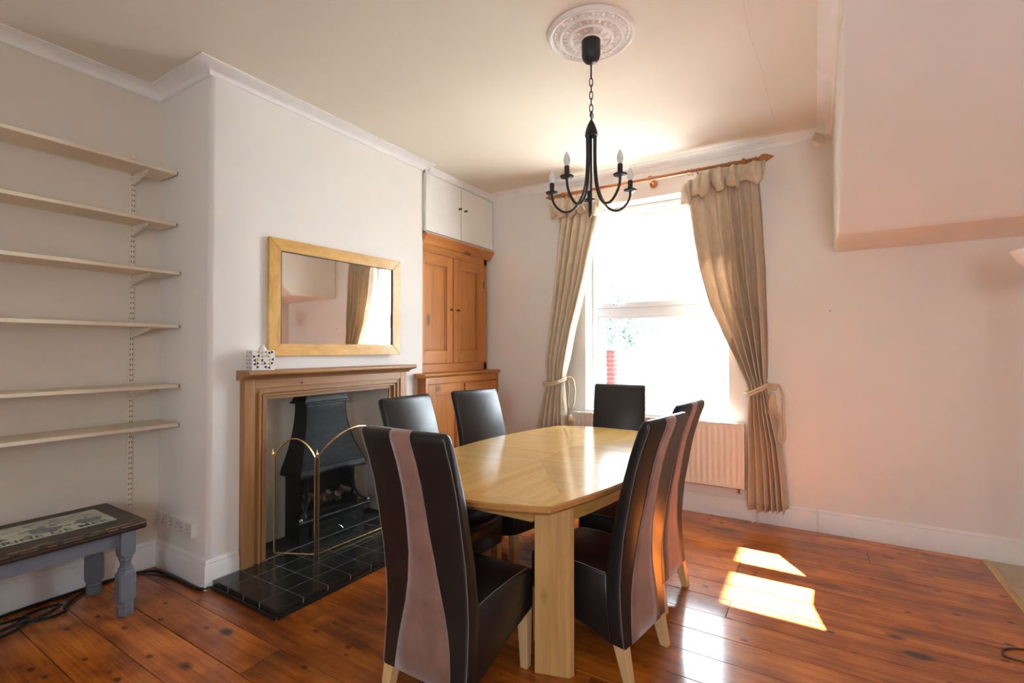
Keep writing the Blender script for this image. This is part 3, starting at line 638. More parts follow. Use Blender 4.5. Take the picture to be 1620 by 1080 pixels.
def pdoor(x, ya, yb, za, zb, st_l, st_r, rt, rbt, name='cabinet_door'):
    d_ = MB().box(x - .02, x - .012, ya, yb, za, zb).build(name, 'pine_v', pc)
    MB().box(x - .012, x + .004, ya, ya + st_l, za, zb).build('stile', 'pine_v', d_, bevel=.003)
    MB().box(x - .012, x + .004, yb - st_r, yb, za, zb).build('stile', 'pine_v', d_, bevel=.003)
    MB().box(x - .012, x + .004, ya + st_l, yb - st_r, zb - rt, zb).build('rail', 'pine_h', d_, bevel=.003)
    MB().box(x - .012, x + .004, ya + st_l, yb - st_r, za, za + rbt).build('rail', 'pine_h', d_, bevel=.003)
    a, b_, c_, e = ya + st_l, yb - st_r, za + rbt, zb - rt; mm = .016
    md = MB()
    for q in ((a, a + mm, c_, e), (b_ - mm, b_, c_, e), (a + mm, b_ - mm, c_, c_ + mm), (a + mm, b_ - mm, e - mm, e)): md.box(x - .012, x - .003, *q)
    md.build('panel_moulding', 'pine_v', d_, bevel=.004)
    return d_
def knob(par, x, y, z, r=.012):
    MB().lathe([(.001, .030), (r * .8, .028), (r, .022), (r * .75, .016), (r * .45, .012), (r * .45, .005), (r, .003), (r, 0)], (x, y, z), 14, 'x').build('knob', 'knob_bronze', par)
d1 = pdoor(UX - .004, UY0 + .002, 3.737, 1.246, 2.266, .035, .09, .10, .12); knob(d1, UX, 3.705, 1.76)
d2 = pdoor(UX - .004, 3.745, 4.254, 1.246, 2.266, .10, .11, .10, .12); knob(d2, UX, 3.808, 1.76)
MB().box(UX + .001, UX + .004, 4.246, 4.262, 2.02, 2.10).build('hinge', 'knob_bronze', d2)
LX, LY0, LY1 = -2.89, 3.228, 4.372
MB().prism([(UX - .02, 1.125), (LX + .006, 1.125), (LX + .022, 1.138), (LX + .026, 1.150), (LX + .018, 1.162), (UX - .02, 1.164)], LY0 - .045, D - .002, 'y').build('cabinet_ledge', 'pine_h', pc, bevel=.003)
MB().box(XA + .006, LX - .022, UY0, LY1, 0, 1.125).build('lower_carcass', 'pine_v', pc)
MB().box(XC + .001, LX - .001, LY0, 3.266, 0, 1.126).build('frame_stile', 'pine_v', pc, bevel=.003)
MB().box(LX - .022, LX - .001, 4.322, LY1, 0, 1.126).build('frame_stile', 'pine_v', pc, bevel=.003)
MB().box(LX - .022, LX - .001, 3.266, 4.322, 1.065, 1.126).build('frame_rail', 'pine_h', pc, bevel=.003)
MB().box(LX - .022, LX - .001, 3.266, 4.322, 0, .12).build('frame_rail', 'pine_h', pc, bevel=.003)
d3 = pdoor(LX - .006, 3.269, 3.775, .123, 1.062, .09, .11, .09, .11); knob(d3, LX - .002, 3.742, .632)
d4 = pdoor(LX - .006, 3.795, 4.319, .123, 1.050, .10, .10, .10, .11); knob(d4, LX - .002, 3.85, .632)

# ------------------------------------------------------------------ ceiling rose and chandelier
RX, RY = -.993, 2.388
ro = thing('ceiling_rose', 'round white plaster ceiling rose with egg border and radiating petals', 'ceiling rose', (RX, RY, H - .04))
MB().lathe([(.05, -.034), (.055, -.026), (.10, -.022), (.105, -.030), (.112, -.030), (.118, -.020), (.152, -.016), (.158, -.026), (.166, -.026), (.172, -.012), (.200, -.010), (.205, -.018), (.214, -.021), (.224, -.016), (.228, -.005), (.230, 0)], (RX, RY, H), 64).build('rose_disc', 'rose_plaster', ro, smooth=45)
q = MB()
for i in range(44):
    a = 2 * PI * i / 44; q.ball((RX + .186 * math.cos(a), RY + .186 * math.sin(a), H - .016), .0105, 8, (.9, .9, .95))
q.build('egg_border', 'rose_plaster', ro)['kind'] = 'stuff'
q = MB()
for i in range(28):
    a = 2 * PI * i / 28; u = Vector((math.cos(a), math.sin(a), 0)); c_ = Vector((RX, RY, H - .02))
    q.tube([c_ + u * .120, c_ + u * .135, c_ + u * .149], [.005, .0105, .005], 6)
for i in range(12):
    a = 2 * PI * i / 12; u = Vector((math.cos(a), math.sin(a), 0)); w_ = Vector((-u.y, u.x, 0)); c_ = Vector((RX, RY, H - .024))
    q.tube([c_ + u * .055, c_ + u * .078 + w_ * .004, c_ + u * .096], [.005, .011, .003], 6)
q.build('petal_relief', 'rose_plaster', ro)['kind'] = 'stuff'
ch = thing('chandelier', 'black metal five arm chandelier with candle bulbs hanging from the ceiling', 'chandelier', (RX, RY, 2.095))
MB().lathe([(.047, 3.008), (.049, 3.0), (.049, 2.93), (.045, 2.91), (.034, 2.894), (.018, 2.884), (.006, 2.882)], (RX, RY, 0), 24).build('canopy', 'chandelier_black', ch)
MB().cyl((RX, RY, 2.885), (RX, RY, 2.80), .0045).build('drop_rod', 'chandelier_black', ch)
def link(z0, z1, rot, wd=.0085):
    h = (z1 - z0) / 2; zc = (z0 + z1) / 2; pts = []
    for i in range(16):
        a = 2 * PI * i / 16; x = wd * math.cos(a); z = (h - wd) * (1 if math.sin(a) >= 0 else -1) + wd * math.sin(a)
        pts.append((RX + x * math.cos(rot), RY + x * math.sin(rot), zc + z))
    MB().tube(pts, .0026, 6, True).build('chain_link', 'chandelier_black', ch)
zz = 2.804; k = 0
while zz > 2.62:
    link(zz - .042, zz, (k % 2) * PI / 2 + .5); zz -= .0345; k += 1
MB().tube(bez([(RX, RY, 2.585), (RX + .008, RY + .004, 2.6), (RX + .006, RY + .003, 2.618), (RX, RY, 2.622), (RX - .006, RY - .003, 2.612), (RX - .003, RY, 2.6)], 4), .0028, 6).build('hook', 'chandelier_black', ch)
MB().lathe([(.002, 2.588), (.009, 2.578), (.020, 2.556), (.029, 2.53), (.034, 2.505), (.034, 2.498), (.024, 2.497), (.012, 2.51)], (RX, RY, 0), 24).build('hub', 'chandelier_black', ch)
a0_ = math.atan2(.923, -.384) + math.radians(3)
ap = [(.024, 2.505), (.023, 2.40), (.026, 2.31), (.036, 2.235), (.060, 2.168), (.095, 2.125), (.135, 2.112), (.172, 2.126), (.202, 2.158), (.216, 2.19), (.219, 2.222)]
for i in range(5):
    a = a0_ + 2 * PI * i / 5; u = Vector((math.cos(a), math.sin(a), 0))
    pts = bez([Vector((RX, RY, z)) + u * r_ for r_, z in ap], 4)
    ar = MB().tube(pts, .0064, 8).build('arm', 'chandelier_black', ch)
    c_ = Vector((RX, RY, 0)) + u * .219
    MB().lathe([(.005, 2.216), (.012, 2.219), (.030, 2.222), (.034, 2.228), (.033, 2.230), (.012, 2.226), (.002, 2.226)], c_, 20).build('drip_dish', 'chandelier_black', ar)
    MB().lathe([(.0125, 2.226), (.0125, 2.278), (.010, 2.28), (.002, 2.28)], c_, 16).build('candle_sleeve', 'chandelier_black', ar)
    MB().lathe([(.009, 2.279), (.012, 2.29), (.0165, 2.302), (.0165, 2.312), (.012, 2.332), (.006, 2.345), (.001, 2.352)], c_, 16).build('bulb', 'bulb_glass', ar)

# ------------------------------------------------------------------ dining table
TX, TY, TZ = -1.324, 2.623, .765
ta = thing('dining_table', 'oak dining table with bowed edges and inlaid veneer top', 'table', (TX, TY, 0), math.radians(-.8))
def side(y): return .455 + .145 * (1 - (y / .914) ** 2)          # half width at y
def endy(x): return .914 + .115 * (1 - (x / .455) ** 2)          # half length at x
def outline(ins):
    pts = []
    N = 14; cx_, cy_ = .455 - ins * .9, .914 - ins * .55
    for i in range(N): y = -cy_ + 2 * cy_ * i / N; pts.append((side(y * .914 / cy_) - ins - (.0), y))
    for i in range(N): x = cx_ - 2 * cx_ * i / N; pts.append((x, endy(x * .455 / cx_) - ins))
    for i in range(N): y = cy_ - 2 * cy_ * i / N; pts.append((-(side(y * .914 / cy_) - ins), y))
    for i in range(N): x = -cx_ + 2 * cx_ * i / N; pts.append((x, -(endy(x * .455 / cx_) - ins)))
    return pts
def ring(ins, z): return [(x, y, z) for x, y in outline(ins)]
tt = MB().rings([ring(.012, .728), ring(.0, .742), ring(0, .759), ring(.005, .764)]).build('table_top', 'oak_edge', ta, local=True, smooth=30)
bi = .085                                            # border width
def veneer(poly, mat): MB().prism(poly, .7638, .765, 'z').build('veneer_panel', mat, tt, local=True)
O, I = outline(.006), outline(bi); N = 14
for q, mat in ((0, 'oak_long'), (1, 'oak_cross'), (2, 'oak_long'), (3, 'oak_cross')):
    idx = [(q * N + i) % (4 * N) for i in range(N + 1)]
    veneer([O[i] for i in idx] + [I[i] for i in reversed(idx)], mat)
ly = .205; g = .0008
def sidex(y): return side(y) - bi
def strip(sgn): return [(sgn * sidex(y), y) for y in [-ly + 2 * ly * i / 6 for i in range(7)]]
veneer([(g, -ly + g)] + [(x, max(-ly + g, min(ly - g, y))) for x, y in strip(1)] + [(g, ly - g)], 'oak_cross')
veneer([(-g, ly - g)] + [(x, max(-ly + g, min(ly - g, y))) for x, y in reversed(strip(-1))] + [(-g, -ly + g)], 'oak_cross')
MB().box(-.0015, .0015, -ly, ly, .7645, .7652).build('leaf_joint', 'beech', tt, local=True)
for sg in (1, -1):
    right = sorted([p for p in I if sg * p[1] > ly and p[0] > 0 and abs(p[1]) < .914 - bi * .55 + .002 and abs(p[0]) > .455 - bi * .9 - .002], key=lambda p: sg * p[1])
    cor = right[-1]; ends = sorted([p for p in I if sg * p[1] > 0 and abs(p[0]) <= cor[0] + 1e-6 and abs(p[1]) >= abs(cor[1]) - 1e-6], key=lambda p: -p[0])
    r_ = [(sidex(ly), sg * (ly + g))] + right
    veneer([(0, sg * (ly + g))] + r_, 'oak_diag_a'); veneer([(0, sg * (ly + g))] + [(-x, y) for x, y in r_], 'oak_diag_b')
    veneer([(0, sg * (ly + 2 * g))] + ends, 'oak_long')
def apr(ins0, ins1, q):
    A, B = outline(ins0), outline(ins1); idx = [(q * N + i) % (4 * N) for i in range(N + 1)]
    return [A[i] for i in idx] + [B[i] for i in reversed(idx)]
for sx in (1, -1):
    ys = [-.70 + 1.4 * i / 10 for i in range(11)]
    MB().prism([(sx * (side(y) - .07), y) for y in ys] + [(sx * (side(y) - .092), y) for y in reversed(ys)], .648, .73, 'z').build('apron', 'oak_long', ta, local=True, bevel=.002, seg=1)
    MB().box(-.31, .31, sx * .80 - .011, sx * .80 + .011, .648, .73).build('apron', 'oak_cross', ta, local=True, bevel=.002, seg=1)
lgp = [Vector(p) - Vector((TX, TY)) for p in ((-1.019, 1.842), (-.876, 1.888), (-.866, 1.913), (-.905, 1.972), (-1.04, 1.93))]
for sx in (1, -1):
    for sy in (1, -1):
        MB().prism([(sx * p.x, sy * p.y) for p in lgp], 0, .729, 'z').build('leg', 'oak_leg', ta, local=True, bevel=.003)

# ------------------------------------------------------------------ chairs
rear = [(.144, -.005), (.21, .002), (.279, .008), (.345, .012), (.407, .013), (.495, .007), (.606, -.005), (.70, -.023), (.792, -.040), (.881, -.060), (.971, -.087), (1.045, -.115), (1.072, -.122)]
front = [(.43, .086), (.53, .073), (.612, .060), (.735, .030), (.822, .010), (.927, -.021), (1.0, -.046), (1.05, -.064), (1.068, -.072)]
CW = .205
def make_chair():
    root = thing('dining_chair', '', 'chair')
    pr = [(f, z) for z, f in rear] + [(-.119, 1.082), (-.108, 1.090), (-.094, 1.091), (-.082, 1.083)] + [(f, z) for z, f in reversed(front)] + [(.088, .30), (.062, .146)]
    # rounded across the width
    rs = []; cx_ = sum(p[0] for p in pr) / len(pr)
    for x, ins in ((-CW, .014), (-CW + .004, .005), (-CW + .014, 0), (CW - .014, 0), (CW - .004, .005), (CW, .014)):
        ring_ = []
        for k, p in enumerate(pr):
            a, b_ = Vector(pr[k - 1]), Vector(pr[(k + 1) % len(pr)]); n = Vector(((b_ - a).y, -(b_ - a).x)).normalized()
            ring_.append((x, p[0] - n.x * ins * -1, p[1] - n.y * ins * -1))
        rs.append(ring_)
    bk = MB().rings(rs).build('backrest', 'leather', root, local=True, smooth=50)
    # rear suede stripe
    hwf = [(.144, .335), (.25, .315), (.36, .265), (.45, .21), (.56, .165), (.68, .135), (.80, .122), (.95, .118), (1.09, .118)]
    path = [(z, f) for z, f in rear] + [(1.082, -.119), (1.090, -.108)]
    sv = []
    for z, f in path:
        hw_ = interp(hwf, z) * CW * 2; sv.append([(-hw_ + 2 * hw_ * i / 4, f - .0018, z + (.0012 if z > 1.075 else 0)) for i in range(5)])
    sp = MB().rings(sv, False, False).build('suede_stripe', 'suede', root, local=True, solid=.003)
    for sg in (-1, 1):
        MB().tube([(sg * interp(hwf, z) * CW * 2, f - .002, z + (.001 if z > 1.075 else 0)) for z, f in path], .001, 5).build('stitching', 'stitching', root, local=True)
        MB().tube([(sg * (CW - .002), f + .003, z) for z, f in path[:-2]], .001, 5).build('piping', 'stitching', root, local=True)
    # seat
    sp_ = [(.055, .147), (.21, .181), (.35, .222), (.47, .246), (.488, .262), (.490, .40), (.482, .422), (.46, .434), (.35, .441), (.2, .440), (.075, .432)]
    rs = []
    for x, ins in ((-CW, .016), (-CW + .006, .005), (-CW + .018, 0), (CW - .018, 0), (CW - .006, .005), (CW, .016)):
        ring_ = []
        for k, p in enumerate(sp_):
            a, b_ = Vector(sp_[k - 1]), Vector(sp_[(k + 1) % len(sp_)]); n = Vector(((b_ - a).y, -(b_ - a).x)).normalized()
            ring_.append((x, p[0] - n.x * ins, p[1] - n.y * ins))
        rs.append(ring_)
    MB().rings(rs).build('seat', 'leather', root, local=True, smooth=50)
    for sg in (-1, 1): MB().tube([(sg * (CW - .012), y, z + .0005) for y, z in ((.09, .431), (.2, .4385), (.35, .4395), (.46, .4325))], .001, 5).build('seat_piping', 'stitching', root, local=True)
    for sg in (-1, 1):
        def quad(x0, x1, y0_, y1_, z): return [(sg * x0, y0_, z), (sg * x1, y0_, z), (sg * x1, y1_, z), (sg * x0, y1_, z)]
        MB().frustum(quad(.160, .195, -.030, .006, 0), quad(.152, .200, .000, .056, .162)).build('leg', 'beech', root, local=True, bevel=.002, seg=1)
        MB().frustum(quad(.160, .195, .445, .480, 0), quad(.150, .200, .430, .482, .262)).build('leg', 'beech', root, local=True, bevel=.002, seg=1)
    return root
chair0 = make_chair(); CG = 'dining chairs around the oak table'
def rearc(cx_, cy_, ang): return (cx_, cy_, ang)
# (rear-top centre, facing angle) -> root at back of seat
spots = [((-1.262, 1.278), 90.0, 'dark leather dining chair nearest the viewer, turned to show its full suede stripe'),
         ((-.534, 2.140), 171, 'dark leather dining chair on the window side, nearer, beside the front table leg'),
         ((-.568, 2.785), 175, 'dark leather dining chair on the window side, farther, close to the radiator'),
         ((-2.165, 2.215), -1, 'dark leather dining chair by the fireplace, nearer of the two'),
         ((-2.095, 2.838), -12, 'dark leather dining chair in front of the pine cabinet doors'),
         ((-1.375, 3.905), -77, 'dark leather dining chair at the far table end before the window')]
for k, (c_, ang, lb) in enumerate(spots):
    o = chair0 if k == 0 else copy_tree(chair0)
    a = math.radians(ang); f = Vector((math.cos(a), math.sin(a)))
    root = Vector(c_) + f * .115
    o.location = (root.x, root.y, 0); o.rotation_euler = (0, 0, a - PI / 2); tag(o, lb, 'chair', CG)

# ------------------------------------------------------------------ radiator
ra = thing('radiator', 'cream fluted panel radiator under the window', 'radiator', (-1.255, 4.31, .22))
rx0, rx1, rz0, rz1 = -2.01, -.49, .265, .775
n = 33; xs = []; pw = (rx1 - rx0 - .04) / n
prf = [(rx0, 4.30), (rx0, 4.283), (rx0 + .006, 4.276)]
rb = MB()
nu = n * 6
def rf(u, v):
    x = rx0 + .02 + (rx1 - rx0 - .04) * u; ph = (u * n) % 1
    dep = .007 * max(0, min(1, (abs(ph - .5) - .22) / .12)); ez = max(0, min(1, min(v, 1 - v) / .05 - .6))
    return (x, 4.272 + dep * ez, lerp(rz0 + .008, rz1 - .008, v))
def wrap(u): return u
rb.grid(lambda u, v: rf(u, v), nu, 24)
pan = rb.build('fluted_panel', 'radiator_cream', ra, smooth=60)
MB().box(rx0, rx0 + .02, 4.272, 4.29, rz0, rz1).box(rx1 - .02, rx1, 4.272, 4.29, rz0, rz1).box(rx0 + .02, rx1 - .02, 4.273, 4.29, rz1 - .009, rz1).box(rx0 + .02, rx1 - .02, 4.273, 4.29, rz0, rz0 + .009).build('panel_rim', 'radiator_cream', ra, bevel=.003)
MB().box(rx0, rx1, 4.283, 4.29, rz0 + .005, rz1 - .005).box(rx0, rx1, 4.335, 4.345, rz0, rz1).build('back_panel', 'radiator_cream', ra)
MB().box(rx0 - .002, rx0 + .004, 4.274, 4.35, rz0, rz1 + .004).build('side_cover', 'radiator_cream', ra)
MB().box(rx1 - .004, rx1 + .002, 4.274, 4.35, rz0, rz1 + .004).build('side_cover', 'radiator_cream', ra)
gr_ = MB().box(rx0, rx1, 4.273, 4.28, rz1, rz1 + .008).box(rx0, rx1, 4.34, 4.348, rz1, rz1 + .008)
x = rx0
while x < rx1: gr_.box(x, x + .008, 4.28, 4.34, rz1, rz1 + .005); x += .03
gr_.build('top_grille', 'radiator_cream', ra)
fz = MB(); x = rx0 + .03
while x < rx1 - .02: fz.box(x, x + .006, 4.292, 4.335, rz0 - .012, rz1 - .02); x += .014
fz.build('convector_fins', 'copper', ra)['kind'] = 'stuff'
MB().lathe([(.011, 0), (.011, .03), (.014, .034), (.014, .055), (.004, .06)], (-.535, 4.31, .215), 10).build('valve', 'chrome', ra)
MB().box(-2.0, -1.97, 4.345, D - .001, .4, .6).box(-.55, -.52, 4.345, D - .001, .4, .6).build('wall_bracket', 'radiator_cream', ra)
for x in (-.44, -.40): MB().cyl((x, 4.335, 0), (x, 4.335, .24), .0065).build('pipe', 'white_trim', ra)
MB().cyl((-.54, 4.33, .24), (-.40, 4.335, .24), .0065).build('pipe', 'white_trim', ra)

# ------------------------------------------------------------------ curtains
YP, ZP = 4.255, 2.868
cp_ = thing('curtain_pole', 'reddish wooden curtain pole with spear finials and rings above the window', 'curtain pole', (-1.27, YP, ZP))
MB().cyl((-2.12, YP, ZP), (-.41, YP, ZP), .0155, n=16).build('rod', 'pole_wood', cp_)
def fin(x, s_):
    MB().lathe([(.016, 0), (.022, s_ * .006), (.016, s_ * .014), (.024, s_ * .024), (.024, s_ * .03), (.014, s_ * .036), (.013, s_ * .045), (.024, s_ * .058), (.033, s_ * .078), (.029, s_ * .10), (.016, s_ * .128), (.001, s_ * .155)], (x, YP, ZP), 16, 'x').build('finial', 'finial_wood', cp_)
fin(-.415, 1); fin(-2.10, -1)
for x, s_ in ((-1.222, 1), (-.475, 1), (-2.06, 1)):
    b_ = MB().lathe([(.024, -.012), (.028, -.004), (.028, .004), (.024, .012)], (x, YP, ZP), 16, 'x').build('bracket', 'pole_wood', cp_)
    MB().cyl((x, YP + .01, ZP - .006), (x, D - .015, ZP - .01), .012).lathe([(.012, -.02), (.034, -.014), (.036, -.004), (.036, 0)], (x, D, ZP - .01), 16, 'y').build('bracket_arm', 'pole_wood', b_)
def cring(x, tilt=0):
    pts = [(x + math.sin(tilt) * .024 * math.cos(a), YP + .024 * math.cos(a) * math.cos(tilt), ZP - .007 + .024 * math.sin(a)) for a in [2 * PI * i / 16 for i in range(16)]]
    MB().tube(pts, .0035, 6, True).build('curtain_ring', 'finial_wood', cp_)
for x in (-.895, -.87, -.825, -.735, -.635, -.59, -.58, -.57, -.56, -.55, -.54, -.435): cring(x, .25 if x in (-.895, -.87) else 0)
for x in (-2.09, -2.03, -1.99, -1.97, -1.92, -1.84, -1.78, -1.715, -1.68): cring(x)

def curtain(name, label, Ltab, Rtab, zt, zb, nf, seed, tie_z):
    R = random.Random(seed); ph = [R.uniform(0, 2 * PI) for _ in range(6)]
    root = thing(name, label, 'curtain', (interp(Ltab, .5), YP, zb), 0, 'linen curtains at the window')
    ws = [R.uniform(.65, 1.5) for _ in range(nf)]; tot = sum(ws); cum = [(0, 0)]
    for k, q in enumerate(ws): cum.append((cum[-1][0] + q / tot, k + 1))
    amps = [R.uniform(.75, 1.25) for _ in range(nf + 1)]
    def fn(u, v):
        z = lerp(zt, zb, v); xl, xr = interp(Ltab, z), interp(Rtab, z)
        uu = max(0, min(1, u + .016 * math.sin(v * 4.2 + ph[1]) * math.sin(u * PI)))
        f_ = interp(cum, uu); s_ = math.sin(f_ * 2 * PI + ph[2] + .35 * math.sin(v * 3 + ph[3]))
        a = lerp(amps[int(min(nf - 1, f_))], amps[min(nf, int(min(nf - 1, f_)) + 1)], f_ % 1)
        squeeze = math.exp(-((z - tie_z) / .14) ** 2)
        A = .052 * a * (1 - .5 * squeeze) * (.35 + .65 * min(1, v * 6))
        x = lerp(xl, xr, u) + .013 * math.cos(f_ * 2 * PI + ph[4]) * (1 if .02 < u < .98 else .2) * (1 - .6 * squeeze)
        wr = .0035 * math.sin(v * 34 + u * 17 + 3 * math.sin(u * 11)) * math.sin(v * 9 + ph[0]) + .003 * math.sin(f_ * 14 + v * 5)
        y = YP + .014 + A * math.copysign(abs(s_) ** .8, s_) + wr - .012 * squeeze * math.sin(u * PI)
        bulge = .022 * math.exp(-((z - tie_z - .25) / .2) ** 2) * math.sin(u * PI)
        zz_ = z + (.012 * math.sin(u * 7 + ph[5]) if v > .995 else 0)
        return (x, y - bulge, zz_)
    MB().grid(fn, nf * 20, 90).build('drape', 'linen', root, smooth=180, solid=.003)
    # lining hem showing below
    def fl_(u, v):
        p = fn(lerp(.06, .92, u), lerp(.93, 1, v)); return (p[0], p[1] + .016, p[2] - .035 * v)
    MB().grid(fl_, nf * 8, 6).build('lining', 'linen', root, smooth=180, solid=.002)
    return root, fn
LR = [(.12, -.47), (.5, -.462), (.9, -.458), (1.02, -.450), (1.12, -.475), (1.3, -.545), (1.5, -.640), (1.75, -.748), (2.05, -.825), (2.35, -.872), (2.62, -.905), (2.80, -.915)]
RR = [(.12, -.185), (.4, -.205), (.67, -.235), (.9, -.285), (1.05, -.322), (1.15, -.325), (1.5, -.322), (2.0, -.330), (2.5, -.355), (2.80, -.375)]
LL = [(.12, -2.36), (.65, -2.345), (.9, -2.29), (1.05, -2.255), (1.2, -2.25), (1.6, -2.215), (2.1, -2.165), (2.6, -2.12), (2.80, -2.11)]
RL = [(.12, -2.02), (.65, -2.04), (.9, -2.055), (1.05, -2.06), (1.15, -2.045), (1.3, -2.01), (1.6, -1.945), (2.0, -1.835), (2.35, -1.755), (2.67, -1.69), (2.80, -1.675)]
cR, fR = curtain('linen_curtain', 'beige linen curtain tied back on the right of the window', LR, RR, 2.80, .155, 6, 4, 1.06)
cL, fL = curtain('linen_curtain', 'beige linen curtain tied back on the left of the window, nearer the cabinet', LL, RL, 2.80, .155, 6, 9, 1.06)
def ruffle(root, x0, x1, zt, seed, nf, drop):
    R = random.Random(seed); ph = [R.uniform(0, 6.28) for _ in range(6)]
    ws = [R.uniform(.6, 1.4) for _ in range(nf)]; tot = sum(ws); cum = [(0, 0)]
    for k, q in enumerate(ws): cum.append((cum[-1][0] + q / tot, k + 1))
    hs = [R.uniform(.7, 1.3) for _ in range(nf + 1)]
    def fn(u, v):     # a puffed band turned over itself, gathered into scallops
        f_ = interp(cum, u); sc = abs(math.sin(PI * f_)) ** .6 * hs[min(nf - 1, int(f_))]
        g = math.sin(PI * v); cr = math.sin(f_ * 2 * PI * 2.3 + ph[0]) * .5 + math.sin(f_ * 2 * PI * 4.1 + ph[1] + v * 2) * .3
        x = lerp(x0, x1, u) + .016 * math.cos(f_ * 2 * PI + ph[2]) * v + .012 * cr * v
        z = zt + drop(u) + .012 * sc - v * (.105 + .075 * sc) + .016 * math.sin(u * 31 + v * 5 + ph[3]) * v + .012 * cr * v
        y = YP - .022 - (.020 + .045 * sc) * g ** .7 - .020 * cr * g - .016 * (1 - v) * math.sin(f_ * 12 + ph[4]) - (.012 if v > .93 else 0) * (1 - (v - .93) / .07)
        return (x, y, z)
    MB().grid(fn, 150, 26).build('ruffled_heading', 'linen', root, smooth=180, solid=.003)
ruffle(cR, -.945, -.315, 2.838, 3, 5, lambda u: -.095 * max(0, 1 - u / .27) ** .7)
ruffle(cL, -2.19, -1.665, 2.825, 8, 4, lambda u: -.02 * (1 - u) - .05 * max(0, (u - .8) / .2))

# tiebacks
def tieback(label, xe, pts, hook, tas, loop):
    t_ = thing('rope_tieback', label, 'tieback', (xe, YP, .7), 0, 'rope tiebacks on the curtains')
    for dz in (0, .022): MB().tube(bez([(p[0], p[1], p[2] + dz * (1 - abs(i / (len(pts) - 1) - .4))) for i, p in enumerate(pts)], 6), .0095, 8).build('rope_band', 'rope', t_)
    MB().ball((hook[0], hook[1], hook[2]), .03, 12, (1.1, .8, 1)).build('knot', 'rope', t_)
    MB().cyl((hook[0], hook[1], hook[2] + .015), (hook[0], D, hook[2] + .015), .006).build('hook', 'brass', t_)
    MB().tube(bez(loop, 6), .0095, 8).build('rope_loop', 'rope', t_)
    ts = MB().lathe([(.008, 0), (.016, -.01), (.024, -.03), (.026, -.06), (.022, -.068)], tas, 14).build('tassel', 'rope', t_)
    R = random.Random(1); sk = MB()
    for k in range(22):
        a = 2 * PI * k / 22; r1 = .021; r2 = .036 + R.uniform(-.006, .006); L = R.uniform(.10, .125); tw = []
        for i in range(7):
            q = i / 6; tw.append((tas[0] + lerp(r1, r2, q) * math.cos(a) + .003 * math.sin(i * 2.2 + k), tas[1] + lerp(r1, r2, q) * .7 * math.sin(a), tas[2] - .06 - L * q))
        sk.tube(tw, .0048, 5)
    sk.build('tassel_skirt', 'rope', ts)['kind'] = 'stuff'
    return t_
tieback('cream rope tieback with a tassel on the right curtain', -.38, [(-.33, 4.31, 1.10), (-.315, 4.24, 1.095), (-.345, 4.19, 1.075), (-.395, 4.168, 1.045), (-.44, 4.178, 1.022), (-.468, 4.215, 1.018), (-.475, 4.26, 1.025), (-.44, 4.32, 1.05)],
        (-.283, 4.285, 1.085), (-.285, 4.255, 1.05), [(-.27, 4.28, 1.10), (-.235, 4.28, 1.09), (-.215, 4.28, 1.0), (-.215, 4.285, .85), (-.205, 4.285, .74), (-.215, 4.28, .675), (-.24, 4.28, .67), (-.25, 4.275, .72), (-.235, 4.27, .82), (-.245, 4.265, .88)])
tieback('cream rope tieback with a tassel on the left curtain', -2.15, [(-2.05, 4.31, 1.09), (-2.04, 4.24, 1.085), (-2.075, 4.19, 1.06), (-2.13, 4.168, 1.04), (-2.19, 4.170, 1.03), (-2.25, 4.20, 1.03), (-2.275, 4.26, 1.04), (-2.23, 4.32, 1.06)],
        (-2.015, 4.285, 1.09), (-1.99, 4.255, .76), [(-2.0, 4.28, 1.11), (-1.97, 4.28, 1.08), (-1.955, 4.28, .98), (-1.97, 4.28, .85), (-2.0, 4.27, .80), (-2.02, 4.265, .86), (-2.01, 4.265, .98), (-2.02, 4.27, 1.07)])

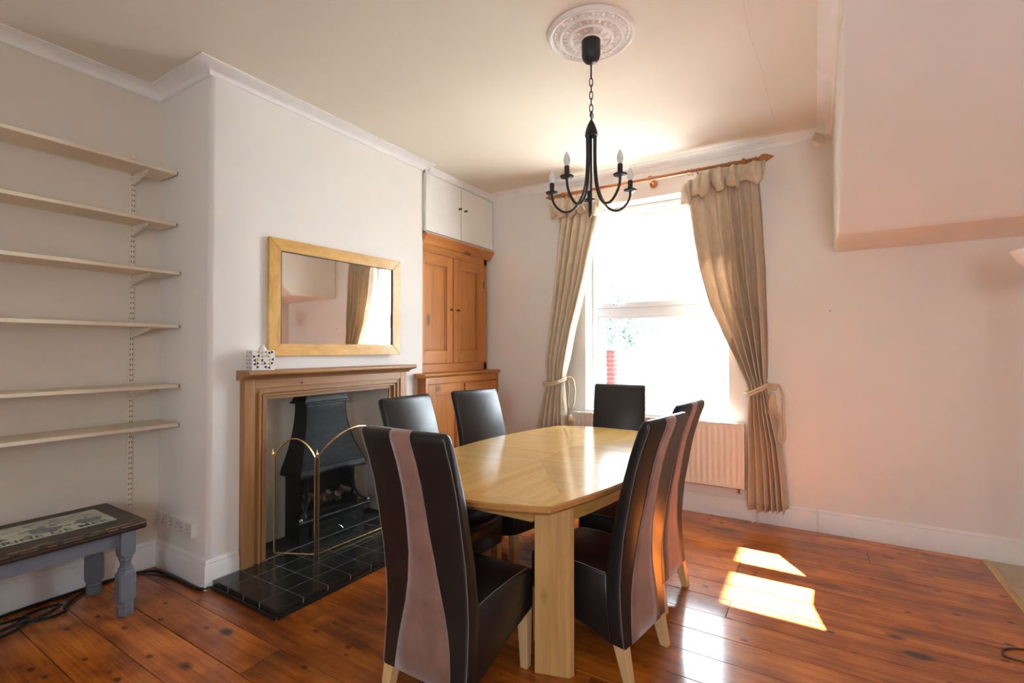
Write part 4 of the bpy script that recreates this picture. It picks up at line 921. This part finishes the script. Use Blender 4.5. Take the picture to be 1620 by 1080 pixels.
# ------------------------------------------------------------------ small things on the walls
de = thing('motion_detector', 'small white motion detector in the corner under the cornice', 'detector', (.02, D - .14, 2.925))
MB().prism([(-.036, -.042), (.036, -.042), (.036, .045), (-.036, .045)], -.022, .022, 'y').build('detector_body', 'detector_plastic', de, bevel=.006, local=True)
for ch_ in de.children: ch_.rotation_euler = (-.35, .5, .3)
MB().cyl((.02, D - .13, 2.93), (.05, D - .02, 2.95), .012).build('mount', 'socket_white', de, bevel=.003)
LXP, LYP = .99, 3.40
wl = thing('uplighter_lamp', 'tall lamp with a white glass bowl shade at the right edge', 'lamp', (LXP, LYP, 0))
MB().lathe([(.012, 1.738), (.055, 1.75), (.10, 1.778), (.134, 1.815), (.157, 1.868), (.154, 1.870), (.129, 1.82), (.095, 1.785), (.05, 1.76), (.012, 1.75)], (LXP, LYP, 0), 32).build('bowl_shade', 'lamp_glass', wl)
MB().cyl((LXP, LYP, .02), (LXP, LYP, 1.745), .012).build('pole', 'chrome', wl)
MB().lathe([(.002, .028), (.03, .026), (.07, .018), (.075, .008), (.075, .002), (.002, .002)], (LXP, LYP, 0), 28).build('base', 'chrome', wl)
na = MB().cyl((.0945, D - .012, 1.665), (.0945, D, 1.667), .004).build('wall_nail', 'end_grey', None, org=(.0945, D, 1.665)); tag(na, 'small dark nail in the bare wall right of the curtain', 'nail')
sk = thing('wall_sticker', 'black leafy branch sticker on the right wall, seen in the mirror', 'wall sticker', (XR, 3.9, 1.3))
R = random.Random(6)
MB().tube(bez([(XR - .002, 4.05, .75), (XR - .002, 4.0, 1.1), (XR - .002, 3.9, 1.35), (XR - .002, 3.92, 1.65)], 6), .004, 5).build('stem', 'print_black', sk)
for k in range(26):
    z = .85 + k * .031; yc = interp([(.75, 4.05), (1.1, 4.0), (1.35, 3.9), (1.65, 3.92)], z); s_ = 1 if k % 2 else -1; L = R.uniform(.05, .14)
    a = Vector((XR - .002, yc, z)); b_ = a + Vector((0, s_ * L, L * .6)); m = (a + b_) / 2
    MB().prism([(a.y, a.z), (m.y + s_ * .004, m.z - .014), (b_.y, b_.z), (m.y - s_ * .006, m.z + .014)], XR - .003, XR - .001, 'x').build('leaf', 'print_black', sk)
